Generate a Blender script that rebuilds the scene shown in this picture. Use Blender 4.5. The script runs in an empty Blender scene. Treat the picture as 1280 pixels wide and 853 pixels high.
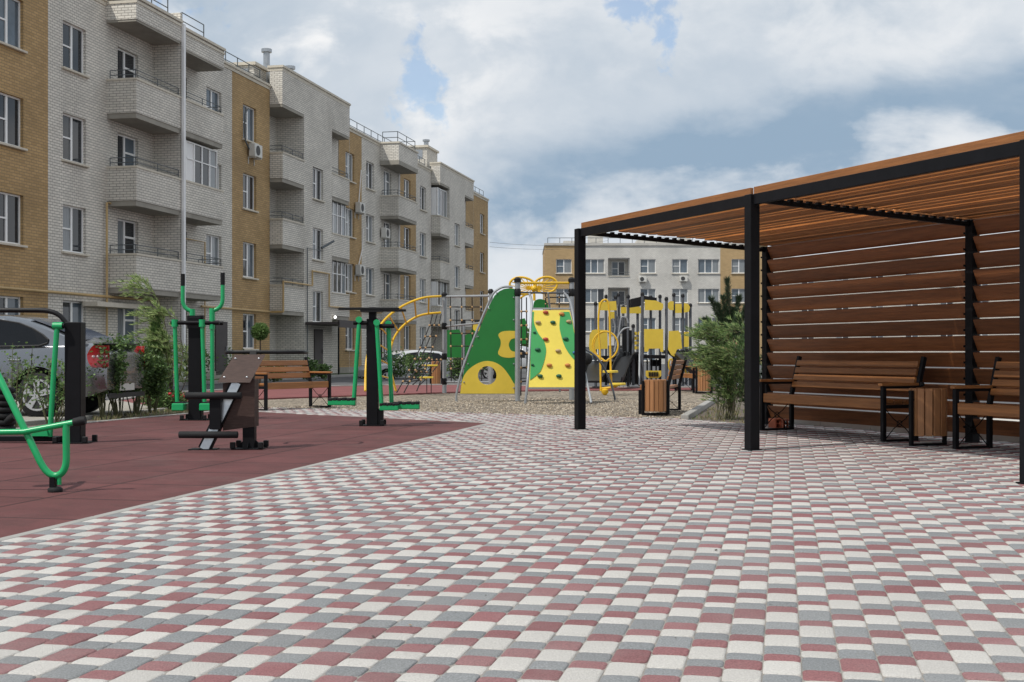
import bpy, bmesh, math, random
from mathutils import Vector, Matrix
R = random.Random(7)
C = bpy.context.scene.collection
SC = bpy.context.scene
PI = math.pi
FPX = 1600.0; HX, HY = 640.0, 442.0          # focal length in photo pixels, vanishing horizon

def P(px, py, Y):
    """a point seen at photo pixel (px, py) that stands Y metres ahead"""
    return Vector(((px - HX) / FPX * Y, Y, 1 + (HY - py) / FPX * Y))
def G(px, py, z=0.0):
    """the ground point (height z) seen at photo pixel (px, py)"""
    Y = FPX * (1 - z) / (py - HY)
    return Vector(((px - HX) / FPX * Y, Y, z))

# ------------------------------------------------------------------ mesh builder
class MB:
    def __init__(s): s.v = []; s.f = []; s.m = []
    def face(s, pts, mi=0):
        n = len(s.v); s.v += [tuple(p) for p in pts]; s.f.append(tuple(range(n, n + len(pts)))); s.m.append(mi)
    def add(s, vs, fs, mi=0):
        n = len(s.v); s.v += [tuple(p) for p in vs]
        for f in fs: s.f.append(tuple(n + i for i in f)); s.m.append(mi)
    def box(s, a, b, mi=0):
        x0, y0, z0 = a; x1, y1, z1 = b
        v = [(x0,y0,z0),(x1,y0,z0),(x1,y1,z0),(x0,y1,z0),(x0,y0,z1),(x1,y0,z1),(x1,y1,z1),(x0,y1,z1)]
        s.add(v, [(3,2,1,0),(4,5,6,7),(0,1,5,4),(1,2,6,5),(2,3,7,6),(3,0,4,7)], mi)
    def obox(s, c, ax, h, mi=0, ch=0.0):
        """oriented box: centre, three axes, half sizes; ch chamfers the edges"""
        c = Vector(c); ax = [Vector(a).normalized() for a in ax]
        if ch <= 0:
            v = []
            for k in range(8):
                sg = [(-1, 1)[(k >> i) & 1] for i in range(3)]
                v.append(c + sum((ax[i] * h[i] * sg[i] for i in range(3)), Vector()))
            s.add(v, [(0,2,3,1),(4,5,7,6),(0,1,5,4),(2,6,7,3),(0,4,6,2),(1,3,7,5)], mi); return
        v = []; idx = {}
        for k in range(8):
            sg = [(-1, 1)[(k >> i) & 1] for i in range(3)]
            for a in range(3):
                idx[(k, a)] = len(v)
                v.append(c + sum((ax[i] * (h[i] - (0 if i == a else ch)) * sg[i] for i in range(3)), Vector()))
        fs = []
        for a in range(3):
            b, d = [i for i in range(3) if i != a]
            for sgn in (0, 1):
                base = sgn << a
                fs.append(tuple(idx[(base | q, a)] for q in (0, 1 << b, (1 << b) | (1 << d), 1 << d)))
        for a in range(3):
            b, d = [i for i in range(3) if i != a]
            for q in range(4):
                base = ((q & 1) << b) | ((q >> 1) << d)
                k0, k1 = base, base | (1 << a)
                fs.append((idx[(k0, b)], idx[(k1, b)], idx[(k1, d)], idx[(k0, d)]))
        for k in range(8): fs.append((idx[(k, 0)], idx[(k, 1)], idx[(k, 2)]))
        s.add(v, fs, mi)
    def beam(s, p0, p1, w, h, mi=0, up=(0, 0, 1), ch=0.0):
        p0 = Vector(p0); p1 = Vector(p1); d = (p1 - p0); L = d.length; d.normalize()
        up = Vector(up)
        if abs(d.dot(up)) > .98: up = Vector((1, 0, 0))
        sd = d.cross(up).normalized(); u2 = sd.cross(d).normalized()
        s.obox((p0 + p1) / 2, (d, sd, u2), (L / 2, w / 2, h / 2), mi, ch)
    def tube(s, pts, r, n=8, closed=False, mi=0, caps=True):
        pts = [Vector(p) for p in pts]
        N = len(pts)
        if N < 2: return
        rs = r if isinstance(r, (list, tuple)) else [r] * N
        T = []
        for i in range(N):
            if closed: t = pts[(i + 1) % N] - pts[i - 1]
            else: t = pts[min(i + 1, N - 1)] - pts[max(i - 1, 0)]
            if t.length < 1e-9: t = Vector((0, 0, 1))
            T.append(t.normalized())
        ref = Vector((0, 0, 1)) if abs(T[0].z) < .9 else Vector((1, 0, 0))
        nrm = (ref - T[0] * ref.dot(T[0])).normalized()
        vs = []
        for i in range(N):
            nrm = (nrm - T[i] * nrm.dot(T[i]))
            if nrm.length < 1e-6: nrm = T[i].orthogonal()
            nrm.normalize(); b = T[i].cross(nrm)
            for k in range(n):
                a = 2 * PI * k / n
                vs.append(pts[i] + (nrm * math.cos(a) + b * math.sin(a)) * rs[i])
        fs = []
        for i in range(N if closed else N - 1):
            j = (i + 1) % N
            for k in range(n):
                fs.append((i*n+k, i*n+(k+1)%n, j*n+(k+1)%n, j*n+k))
        if caps and not closed:
            fs.append(tuple(reversed(range(n)))); fs.append(tuple((N-1)*n + k for k in range(n)))
        s.add(vs, fs, mi)
    def ball(s, c, r, mi=0, n=8, m=5, sc=(1, 1, 1)):
        c = Vector(c); vs = [c + Vector((0, 0, r * sc[2]))]; 
        for i in range(1, m):
            th = PI * i / m
            for k in range(n):
                a = 2 * PI * k / n
                vs.append(c + Vector((r*sc[0]*math.sin(th)*math.cos(a), r*sc[1]*math.sin(th)*math.sin(a), r*sc[2]*math.cos(th))))
        vs.append(c - Vector((0, 0, r * sc[2]))); fs = []
        for k in range(n):
            fs.append((0, 1 + k, 1 + (k+1) % n))
            for i in range(m - 2):
                a = 1 + i*n; b = a + n
                fs.append((a+k, b+k, b+(k+1)%n, a+(k+1)%n))
            e = 1 + (m-2)*n
            fs.append((e + k, len(vs)-1, e + (k+1) % n))
        s.add(vs, fs, mi)
    def prism(s, pts, off, mi=0):
        """polygon (3-D points) thickened by the vector off"""
        pts = [Vector(p) for p in pts]; off = Vector(off); n = len(pts)
        vs = pts + [p + off for p in pts]
        fs = [tuple(reversed(range(n))), tuple(range(n, 2*n))]
        for i in range(n): j = (i+1) % n; fs.append((i, j, n+j, n+i))
        s.add(vs, fs, mi)
    def leaf(s, p, d, L, w, mi=0):
        """one leaf: a folded blade starting at p along d"""
        p = Vector(p); d = Vector(d).normalized()
        sd = d.cross(Vector((R.uniform(-1,1), R.uniform(-1,1), R.uniform(-1,1))))
        if sd.length < 1e-4: sd = d.orthogonal()
        sd.normalize()
        s.face([p, p + d*L*.45 + sd*w*.5, p + d*L, p + d*L*.45 - sd*w*.5], mi)

def part(name, mb, mats, parent=None, smooth=None, world=False, recalc=True):
    if not isinstance(mats, (list, tuple)): mats = [mats]
    me = bpy.data.meshes.new(name)
    off = Vector((0, 0, 0))
    if world and parent is not None:
        q = parent
        while q is not None: off += q.location; q = q.parent
    me.from_pydata([(x-off.x, y-off.y, z-off.z) for x, y, z in mb.v], [], mb.f)
    for m in mats: me.materials.append(m)
    me.polygons.foreach_set('material_index', mb.m)
    if recalc:
        bm = bmesh.new(); bm.from_mesh(me); bmesh.ops.recalc_face_normals(bm, faces=bm.faces); bm.to_mesh(me); bm.free()
    if smooth is not None:
        me.polygons.foreach_set('use_smooth', [True]*len(me.polygons))
        me.set_sharp_from_angle(angle=math.radians(smooth))
    me.update()
    o = bpy.data.objects.new(name, me); C.objects.link(o)
    if parent is not None: o.parent = parent
    return o
def inst(name, me, parent, loc, rz=0.0):
    o = bpy.data.objects.new(name, me); C.objects.link(o); o.parent = parent
    o.location = loc; o.rotation_euler = (0, 0, rz); return o
def thing(name, label, cat, loc=(0, 0, 0), rz=0.0, group=None):
    o = bpy.data.objects.new(name, None); C.objects.link(o); o.empty_display_size = .2
    o.location = loc; o.rotation_euler = (0, 0, rz); return tag(o, label, cat, group)
def tag(o, label, cat, group=None):
    o['label'] = label; o['category'] = cat
    if group: o['group'] = group
    return o
def struct(name, mb, m, kind='structure', smooth=None):
    o = part(name, mb, m, None, smooth); o['kind'] = kind; return o
def dup(root, loc, rz, label):
    """copy a thing, its parts and their sub-parts"""
    def rec(o, par):
        c = o.copy(); C.objects.link(c); c.parent = par
        for ch in list(o.children): rec(ch, c)
        return c
    r = rec(root, None); r.location = loc; r.rotation_euler = (0, 0, rz); r['label'] = label
    return r

# ------------------------------------------------------------------ materials
def nodes(m):
    m.use_nodes = True; nt = m.node_tree; return nt, nt.nodes['Principled BSDF']
def mat(name, col, rough=.6, var=.12, scale=8., bump=0., bscale=60., metal=0., stretch=None, island=0., spec=.5, coat=0., detail=4., trans=0.):
    """principled material with noise-driven colour variation, dirt and bump"""
    m = bpy.data.materials.new(name); nt, b = nodes(m); N = nt.nodes.new; L = nt.links.new
    b.inputs['Roughness'].default_value = rough; b.inputs['Metallic'].default_value = metal
    b.inputs['Specular IOR Level'].default_value = spec
    if coat: b.inputs['Coat Weight'].default_value = coat; b.inputs['Coat Roughness'].default_value = .05
    tc = N('ShaderNodeTexCoord'); vec = tc.outputs['Object']
    if stretch:
        mp = N('ShaderNodeMapping'); mp.inputs['Scale'].default_value = stretch; L(vec, mp.inputs['Vector']); vec = mp.outputs['Vector']
    n = N('ShaderNodeTexNoise'); n.inputs['Scale'].default_value = scale; n.inputs['Detail'].default_value = detail; n.inputs['Roughness'].default_value = .65
    L(vec, n.inputs['Vector'])
    mr = N('ShaderNodeMapRange'); mr.inputs['From Min'].default_value = .25; mr.inputs['From Max'].default_value = .75
    mr.inputs['To Min'].default_value = 1 - var; mr.inputs['To Max'].default_value = 1 + var
    L(n.outputs['Fac'], mr.inputs['Value']); fac = mr.outputs['Result']
    if island:
        g = N('ShaderNodeNewGeometry'); mi = N('ShaderNodeMapRange')
        mi.inputs['To Min'].default_value = 1 - island; mi.inputs['To Max'].default_value = 1 + island
        L(g.outputs['Random Per Island'], mi.inputs['Value'])
        mu = N('ShaderNodeMath'); mu.operation = 'MULTIPLY'; L(fac, mu.inputs[0]); L(mi.outputs['Result'], mu.inputs[1]); fac = mu.outputs[0]
    vm = N('ShaderNodeVectorMath'); vm.operation = 'SCALE'; vm.inputs[0].default_value = col[:3]; L(fac, vm.inputs['Scale'])
    L(vm.outputs['Vector'], b.inputs['Base Color'])
    if bump:
        n2 = N('ShaderNodeTexNoise'); n2.inputs['Scale'].default_value = bscale; n2.inputs['Detail'].default_value = 3.; L(vec, n2.inputs['Vector'])
        bp = N('ShaderNodeBump'); bp.inputs['Strength'].default_value = bump; bp.inputs['Distance'].default_value = .01
        L(n2.outputs['Fac'], bp.inputs['Height']); L(bp.outputs['Normal'], b.inputs['Normal'])
    if trans:
        tr = N('ShaderNodeBsdfTranslucent'); tr.inputs['Color'].default_value = (*[min(1, c*1.5) for c in col[:3]], 1)
        mx = N('ShaderNodeMixShader'); mx.inputs[0].default_value = trans
        L(b.outputs[0], mx.inputs[1]); L(tr.outputs[0], mx.inputs[2]); L(mx.outputs[0], nt.nodes['Material Output'].inputs['Surface'])
    return m
def brick_mat(name, c1, c2, mortar):
    m = bpy.data.materials.new(name); nt, b = nodes(m); N = nt.nodes.new; L = nt.links.new
    tc = N('ShaderNodeTexCoord'); sp = N('ShaderNodeSeparateXYZ'); L(tc.outputs['Object'], sp.inputs[0])
    ad = N('ShaderNodeMath'); L(sp.outputs['X'], ad.inputs[0]); L(sp.outputs['Y'], ad.inputs[1])
    cb = N('ShaderNodeCombineXYZ'); L(ad.outputs[0], cb.inputs['X']); L(sp.outputs['Z'], cb.inputs['Y'])
    bt = N('ShaderNodeTexBrick'); L(cb.outputs[0], bt.inputs['Vector'])
    bt.inputs['Scale'].default_value = 1.; bt.inputs['Brick Width'].default_value = .255; bt.inputs['Row Height'].default_value = .09
    bt.inputs['Mortar Size'].default_value = .010; bt.inputs['Mortar Smooth'].default_value = .2; bt.inputs['Bias'].default_value = 0.
    bt.inputs['Color1'].default_value = (*c1, 1); bt.inputs['Color2'].default_value = (*c2, 1); bt.inputs['Mortar'].default_value = (*mortar, 1)
    n = N('ShaderNodeTexNoise'); n.inputs['Scale'].default_value = .5; n.inputs['Detail'].default_value = 6.; L(tc.outputs['Object'], n.inputs['Vector'])
    mr = N('ShaderNodeMapRange'); mr.inputs['From Min'].default_value = .3; mr.inputs['From Max'].default_value = .7; mr.inputs['To Min'].default_value = .86; mr.inputs['To Max'].default_value = 1.1
    L(n.outputs['Fac'], mr.inputs['Value'])
    vm = N('ShaderNodeVectorMath'); vm.operation = 'SCALE'; L(bt.outputs['Color'], vm.inputs[0]); L(mr.outputs['Result'], vm.inputs['Scale'])
    L(vm.outputs['Vector'], b.inputs['Base Color']); b.inputs['Roughness'].default_value = .85
    bp = N('ShaderNodeBump'); bp.inputs['Strength'].default_value = .5; bp.inputs['Distance'].default_value = .01; bp.invert = True
    L(bt.outputs['Fac'], bp.inputs['Height']); L(bp.outputs['Normal'], b.inputs['Normal'])
    return m
def rubber_mat():
    m = mat('rubber_tile', (.108, .038, .038), .8, .3, 1.6, .3, 300., island=.0, spec=.3, detail=8.)
    nt = m.node_tree; N = nt.nodes.new; L = nt.links.new; b = nt.nodes['Principled BSDF']
    src = b.inputs['Base Color'].links[0].from_socket
    tc = N('ShaderNodeTexCoord'); mp = N('ShaderNodeMapping'); mp.inputs['Rotation'].default_value = (0, 0, math.radians(12)); L(tc.outputs['Object'], mp.inputs['Vector'])
    bt = N('ShaderNodeTexBrick'); bt.offset = 0.; L(mp.outputs[0], bt.inputs['Vector']); bt.inputs['Scale'].default_value = 1.
    bt.inputs['Brick Width'].default_value = 1.; bt.inputs['Row Height'].default_value = 1.; bt.inputs['Mortar Size'].default_value = .016
    bt.inputs['Color1'].default_value = (.88, .88, .88, 1); bt.inputs['Color2'].default_value = (1.14, 1.12, 1.1, 1); bt.inputs['Mortar'].default_value = (.35, .33, .33, 1)
    mx = N('ShaderNodeVectorMath'); mx.operation = 'MULTIPLY'; L(src, mx.inputs[0]); L(bt.outputs['Color'], mx.inputs[1])
    # pale dust patches
    n = N('ShaderNodeTexNoise'); n.inputs['Scale'].default_value = 1.1; n.inputs['Detail'].default_value = 9.; n.inputs['Roughness'].default_value = .7; L(tc.outputs['Object'], n.inputs['Vector'])
    mr = N('ShaderNodeMapRange'); mr.inputs['From Min'].default_value = .52; mr.inputs['From Max'].default_value = .8; mr.inputs['To Max'].default_value = .35; L(n.outputs['Fac'], mr.inputs['Value'])
    mi = N('ShaderNodeMix'); mi.data_type = 'RGBA'; L(mr.outputs['Result'], mi.inputs['Factor']); L(mx.outputs[0], mi.inputs['A']); mi.inputs['B'].default_value = (.19, .13, .12, 1)
    L(mi.outputs['Result'], b.inputs['Base Color'])
    return m
def gravel_mat():
    m = bpy.data.materials.new('gravel_stones'); nt, b = nodes(m); N = nt.nodes.new; L = nt.links.new
    tc = N('ShaderNodeTexCoord'); v = N('ShaderNodeTexVoronoi'); v.inputs['Scale'].default_value = 24.; L(tc.outputs['Object'], v.inputs['Vector'])
    bw = N('ShaderNodeSeparateColor'); L(v.outputs['Color'], bw.inputs[0])
    cr = N('ShaderNodeValToRGB'); L(bw.outputs[0], cr.inputs[0]); e = cr.color_ramp.elements
    e[0].color = (.07, .057, .043, 1); e[1].color = (.46, .395, .31, 1); x = cr.color_ramp.elements.new(.5); x.color = (.235, .19, .14, 1)
    n = N('ShaderNodeTexNoise'); n.inputs['Scale'].default_value = .8; n.inputs['Detail'].default_value = 5.; L(tc.outputs['Object'], n.inputs['Vector'])
    mr = N('ShaderNodeMapRange'); mr.inputs['From Min'].default_value = .3; mr.inputs['From Max'].default_value = .7; mr.inputs['To Min'].default_value = .8; mr.inputs['To Max'].default_value = 1.15; L(n.outputs['Fac'], mr.inputs['Value'])
    vm = N('ShaderNodeVectorMath'); vm.operation = 'SCALE'; L(cr.outputs[0], vm.inputs[0]); L(mr.outputs['Result'], vm.inputs['Scale']); L(vm.outputs['Vector'], b.inputs['Base Color'])
    b.inputs['Roughness'].default_value = .9
    bp = N('ShaderNodeBump'); bp.inputs['Strength'].default_value = 1.; bp.inputs['Distance'].default_value = .03; bp.invert = True
    L(v.outputs['Distance'], bp.inputs['Height']); L(bp.outputs['Normal'], b.inputs['Normal'])
    return m
def wood_mat(name, col, axis, var=.28, island=.22):
    st = [14., 14., 14.]; st[axis] = .9
    return mat(name, col, .55, var, 2.2, .25, 6., stretch=tuple(st), island=island, detail=7.)
M = {}
M['white_brick'] = brick_mat('white_brick', (.76, .72, .645), (.64, .61, .55), (.27, .25, .225))
M['yellow_brick'] = brick_mat('yellow_brick', (.51, .335, .155), (.40, .26, .115), (.25, .185, .105))
M['concrete'] = mat('concrete', (.31, .29, .25), .9, .2, 1.5, .3, 40.)
M['pale_concrete'] = mat('pale_concrete', (.50, .48, .44), .9, .16, 3., .3, 40.)
M['kerb'] = mat('kerb_concrete', (.33, .32, .30), .9, .2, 4., .3, 60.)
M['coping'] = mat('coping_stone', (.60, .55, .46), .85, .12, 3.)
M['asphalt'] = mat('asphalt', (.085, .085, .09), .9, .3, .9, .3, 150., detail=8.)
M['rubber'] = rubber_mat()
M['red_path'] = mat('red_rubber_path', (.19, .058, .056), .85, .2, 1.2, .2, 200.)
M['gravel'] = gravel_mat()
M['soil'] = mat('dry_soil', (.115, .092, .07), .95, .4, 5., .6, 50., detail=8.)
M['grass'] = mat('grass', (.065, .10, .03), .9, .45, 5., .8, 90., detail=8.)
M['joint'] = mat('joint_sand', (.27, .25, .225), .95, .2, 20.)
M['paver_white'] = mat('paver_white', (.545, .525, .495), .9, .22, 130., .8, 190., island=.07, spec=.2)
M['paver_grey'] = mat('paver_grey', (.24, .25, .257), .9, .42, 130., .8, 190., island=.11, spec=.2)
M['paver_red'] = mat('paver_red', (.26, .122, .126), .9, .40, 130., .8, 190., island=.13, spec=.2)
def dirty(m, dust, amt, scale=.9, lo=.42, hi=.72):
    nt = m.node_tree; N = nt.nodes.new; L = nt.links.new; b = nt.nodes['Principled BSDF']; src = b.inputs['Base Color'].links[0].from_socket
    tc = N('ShaderNodeTexCoord'); n = N('ShaderNodeTexNoise'); n.inputs['Scale'].default_value = scale; n.inputs['Detail'].default_value = 10.; n.inputs['Roughness'].default_value = .72; L(tc.outputs['Object'], n.inputs['Vector'])
    mr = N('ShaderNodeMapRange'); mr.inputs['From Min'].default_value = lo; mr.inputs['From Max'].default_value = hi; mr.inputs['To Max'].default_value = amt; L(n.outputs['Fac'], mr.inputs['Value'])
    mi = N('ShaderNodeMix'); mi.data_type = 'RGBA'; L(mr.outputs['Result'], mi.inputs['Factor']); L(src, mi.inputs['A']); mi.inputs['B'].default_value = (*dust, 1); L(mi.outputs['Result'], b.inputs['Base Color'])
for k in ('paver_white', 'paver_grey', 'paver_red'):
    dirty(M[k], (.40, .385, .37), .30); dirty(M[k], (.15, .14, .13), .30, 3.1, .58, .74)
dirty(M['rubber'], (.050, .027, .025), .6, 2.3, .50, .72); dirty(M['rubber'], (.22, .12, .11), .35, 90., .5, .7)
dirty(M['kerb'], (.20, .18, .16), .6, 2.0, .48, .7); dirty(M['white_brick'], (.36, .33, .29), .35, .35, .5, .72); dirty(M['yellow_brick'], (.25, .17, .09), .4, .4, .5, .72)
M['black_steel'] = mat('black_steel', (.007, .007, .0085), .5, .25, 6., .0, 90., spec=.16)
M['green_paint'] = mat('green_paint', (.010, .345, .115), .3, .10, 5., spec=.5)
M['black_plastic'] = mat('black_plastic', (.010, .010, .011), .45, .2, 9., .0, 80., spec=.25)
M['black_rubber'] = mat('black_rubber', (.015, .015, .016), .7, .25, 9., .2, 60., spec=.25)
M['chrome'] = mat('brushed_aluminium', (.55, .56, .57), .3, .1, 30., metal=.9)
M['grey_steel'] = mat('grey_steel', (.30, .315, .33), .42, .12, 6., metal=.25)
M['dark_grey'] = mat('dark_grey_post', (.085, .092, .105), .5, .12, 6.)
M['brown_board'] = mat('brown_board', (.060, .036, .030), .6, .3, 12., .15, 120., stretch=(1, 1, 6), spec=.25)
M['wood_x'] = wood_mat('stained_wood', (.315, .128, .038), 0, .34, .22)
M['wood_y'] = wood_mat('stained_wood_boards', (.33, .135, .040), 1)
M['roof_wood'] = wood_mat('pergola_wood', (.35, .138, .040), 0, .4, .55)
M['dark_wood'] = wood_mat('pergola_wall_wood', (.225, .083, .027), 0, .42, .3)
M['bin_wood'] = wood_mat('bin_wood', (.36, .165, .066), 2, .25, .2)
M['green_panel'] = mat('green_panel', (.012, .165, .028), .4, .08, 3.)
M['lime_panel'] = mat('light_green_panel', (.035, .28, .075), .4, .08, 3.)
M['yellow_panel'] = mat('yellow_panel', (.66, .48, .05), .42, .08, 3.)
M['pale_yellow'] = mat('pale_yellow_panel', (.70, .56, .075), .42, .08, 3.)
M['yellow_paint'] = mat('yellow_paint', (.72, .43, .018), .35, .08, 5.)
M['rope'] = mat('black_rope', (.018, .016, .016), .9, .3, 60.)
M['rope_joint'] = mat('tan_rope_joint', (.50, .31, .15), .6, .15, 20.)
M['white_frame'] = mat('white_window_frame', (.84, .84, .83), .4, .05, 5.)
M['white_panel'] = mat('white_panel', (.80, .80, .80), .45, .06, 3.)
M['glass_dark'] = mat('window_glass', (.022, .026, .032), .06, .4, .7, spec=.6)
M['glass_pale'] = mat('curtained_window_glass', (.20, .22, .235), .08, .3, 2.5, stretch=(8, 8, .5), spec=.6)
M['glass_blue'] = mat('blinded_window_glass', (.10, .13, .16), .08, .3, 1.5, spec=.6)
M['dark_room'] = mat('dark_interior', (.03, .03, .032), .9)
M['gas_pipe'] = mat('yellow_gas_pipe', (.50, .35, .165), .5, .15, 4.)
M['rail'] = mat('grey_railing', (.10, .115, .125), .5, .15, 4.)
M['ac_white'] = mat('white_enamel', (.62, .61, .57), .45, .08, 6.)
M['ac_dark'] = mat('fan_grille', (.05, .05, .05), .6)
M['zinc'] = mat('zinc_flue', (.38, .40, .42), .35, .15, 6., metal=.7)
M['roof_sheet'] = mat('dark_roof_sheet', (.055, .045, .045), .6, .2, 3.)
M['car_grey'] = mat('grey_car_paint', (.225, .23, .245), .27, .05, 3., metal=.9, coat=.9)
M['car_white'] = mat('white_car_paint', (.52, .53, .54), .3, .03, 3., coat=.6)
M['car_silver'] = mat('silver_car_paint', (.42, .43, .44), .3, .03, 3., metal=.3, coat=.6)
M['car_glass'] = mat('car_glass', (.008, .009, .011), .05, .2, 2., spec=.3)
M['car_blueglass'] = mat('car_windscreen', (.03, .05, .09), .05, .2, 2., spec=.5)
M['car_black'] = mat('car_black_plastic', (.018, .018, .019), .6, .2, 8.)
M['tail_red'] = mat('tail_light_red', (.30, .008, .01), .15, .15, 12., coat=.6)
M['tail_clear'] = mat('tail_light_clear', (.62, .50, .50), .12, .15, 12., coat=.6)
M['alloy'] = mat('alloy_wheel', (.50, .50, .51), .3, .1, 9., metal=.6)
M['leaf_dark'] = mat('leaf_dark', (.06, .11, .032), .6, .4, 3., island=.45, trans=.25)
M['leaf_mid'] = mat('leaf_mid', (.125, .205, .06), .6, .4, 3., island=.45, trans=.3)
M['leaf_pale'] = mat('leaf_pale', (.34, .42, .17), .6, .35, 3., island=.4, trans=.35)
M['leaf_blue'] = mat('leaf_blue_green', (.085, .16, .055), .6, .4, 3., island=.4, trans=.25)
M['needle'] = mat('pine_needle', (.045, .075, .036), .6, .4, 3., island=.4)
M['straw'] = mat('dry_grass', (.24, .20, .10), .8, .3, 5., island=.3)
M['far_brick'] = brick_mat('pale_far_brick', (.70, .68, .63), (.62, .60, .56), (.36, .34, .31))
M['far_ochre'] = brick_mat('ochre_far_brick', (.54, .37, .185), (.46, .31, .15), (.32, .24, .14))
M['bark'] = mat('bark', (.10, .072, .05), .9, .35, 14., .5, 40.)
M['twig'] = mat('green_twig', (.10, .10, .045), .8, .3, 14.)
M['petal'] = mat('red_petal', (.50, .02, .03), .6, .2, 14.)
M['red_brick'] = mat('hollow_red_brick', (.36, .095, .045), .9, .2, 12., .3, 60.)
M['hold_red'] = mat('red_hold', (.40, .065, .03), .6, .1, 20.)
M['hold_orange'] = mat('orange_hold', (.52, .20, .05), .6, .1, 20.)
M['hold_green'] = mat('dark_green_hold', (.012, .10, .05), .6, .1, 20.)
M['hold_blue'] = mat('blue_hold', (.03, .13, .30), .6, .1, 20.)
M['hold_tan'] = mat('tan_hold', (.42, .30, .15), .6, .1, 20.)
m = bpy.data.materials.new('lamp_glow'); nt, b = nodes(m); b.inputs['Emission Color'].default_value = (1, .97, .9, 1); b.inputs['Emission Strength'].default_value = 2.5; M['lamp'] = m
# ------------------------------------------------------------------ camera, sun, sky
cam = bpy.data.cameras.new('camera'); co = bpy.data.objects.new('camera', cam); C.objects.link(co); SC.camera = co
co.location = (0, 0, 1); co.rotation_euler = (math.radians(90), 0, 0)
cam.sensor_width = 36; cam.lens = 36 * FPX / 1280; cam.shift_y = (HY - 426.5) / 1280; cam.clip_end = 3000; cam.clip_start = .05
SUN = Vector((-.55, -.42, 1.0)).normalized()            # towards the sun
sl = bpy.data.lights.new('sun', 'SUN'); so = bpy.data.objects.new('sun', sl); C.objects.link(so)
sl.energy = 3.1; sl.angle = math.radians(.6); sl.color = (1, .955, .88)
so.rotation_euler = SUN.to_track_quat('Z', 'Y').to_euler(); so.location = (-20, -10, 40)
SC.view_settings.view_transform = 'Standard'; SC.view_settings.look = 'None'; SC.view_settings.gamma = 1; SC.view_settings.exposure = .12

w = bpy.data.worlds.new('World'); SC.world = w; w.use_nodes = True
nt = w.node_tree; N = nt.nodes.new; L = nt.links.new
bg = nt.nodes['Background']; out = nt.nodes['World Output']
sky = N('ShaderNodeTexSky'); sky.sky_type = 'NISHITA'; sky.sun_disc = False
sky.sun_elevation = math.asin(SUN.z); sky.sun_rotation = math.atan2(SUN.x, SUN.y); sky.dust_density = 1.2
L(sky.outputs[0], bg.inputs['Color']); bg.inputs['Strength'].default_value = .15
def mth(op, a, b=None, c=None):
    n = N('ShaderNodeMath'); n.operation = op
    for i, v in enumerate((a, b, c)):
        if v is None: continue
        if isinstance(v, (int, float)): n.inputs[i].default_value = v
        else: L(v, n.inputs[i])
    return n.outputs[0]
def ramp(v, a, b, lo=0., hi=1.):
    n = N('ShaderNodeMapRange'); n.interpolation_type = 'SMOOTHSTEP'
    L(v, n.inputs['Value']); n.inputs['From Min'].default_value = a; n.inputs['From Max'].default_value = b
    n.inputs['To Min'].default_value = lo; n.inputs['To Max'].default_value = hi; return n.outputs['Result']
tc = N('ShaderNodeTexCoord'); sp = N('ShaderNodeSeparateXYZ'); L(tc.outputs['Generated'], sp.inputs[0])
dx, dy, dz = sp.outputs
ady = mth('MAXIMUM', mth('ABSOLUTE', dy), .12)
az = mth('DIVIDE', dx, ady); el = mth('DIVIDE', dz, ady)           # tangent of azimuth and of elevation
def noise(sc, det, sx=1., sy=1., off=0.):
    cb = N('ShaderNodeCombineXYZ'); L(mth('MULTIPLY', az, sx), cb.inputs[0]); L(mth('MULTIPLY', el, sy), cb.inputs[1]); cb.inputs[2].default_value = off
    n = N('ShaderNodeTexNoise'); n.inputs['Scale'].default_value = sc; n.inputs['Detail'].default_value = det; n.inputs['Roughness'].default_value = .56
    n.inputs['Distortion'].default_value = .25
    L(cb.outputs[0], n.inputs['Vector']); return n.outputs['Fac']
big = noise(3.2, 10., 1., 1.9, 3.1); fine = noise(11., 12., 1., 1.45, 8.4); wisp = noise(6.5, 12., .75, 1.5, 5.7); tiny = noise(30., 8., 1., 1.4, 2.2); micro = noise(46., 9., 1.1, 1., 6.6)
rag = mth('ADD', mth('MULTIPLY', mth('SUBTRACT', fine, .5), 2.4), mth('MULTIPLY', mth('SUBTRACT', tiny, .5), 1.3))
def spot(a0, e0, ra, re, soft=1.0):
    u = mth('DIVIDE', mth('SUBTRACT', az, a0), ra); v = mth('DIVIDE', mth('SUBTRACT', el, e0), re)
    return ramp(mth('SQRT', mth('ADD', mth('MULTIPLY', u, u), mth('MULTIPLY', v, v))), 0., soft, 1., 0.)
# dark cloud base: a slanting bank, ragged through the noise
bank_y = mth('ADD', mth('SUBTRACT', el, mth('ADD', .118, mth('MULTIPLY', az, .16))), mth('ADD', mth('MULTIPLY', mth('SUBTRACT', wisp, .5), .16), mth('MULTIPLY', rag, .022)))
upper = ramp(bank_y, .0, .085, 1., 0.); lower = ramp(bank_y, -.045, .0)
bank = mth('MULTIPLY', mth('MULTIPLY', upper, lower), ramp(mth('ADD', az, mth('MULTIPLY', rag, .09)), -.12, .05))
left = mth('MULTIPLY', ramp(mth('ADD', az, mth('MULTIPLY', rag, .10)), -.08, -.26), ramp(el, .10, .22))
soft = ramp(mth('ADD', big, mth('MULTIPLY', rag, .16)), .38, .66)
shade = mth('MINIMUM', mth('ADD', mth('ADD', mth('MULTIPLY', bank, .95), mth('MULTIPLY', soft, .42)), mth('MULTIPLY', left, .35)), 1.)
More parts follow.
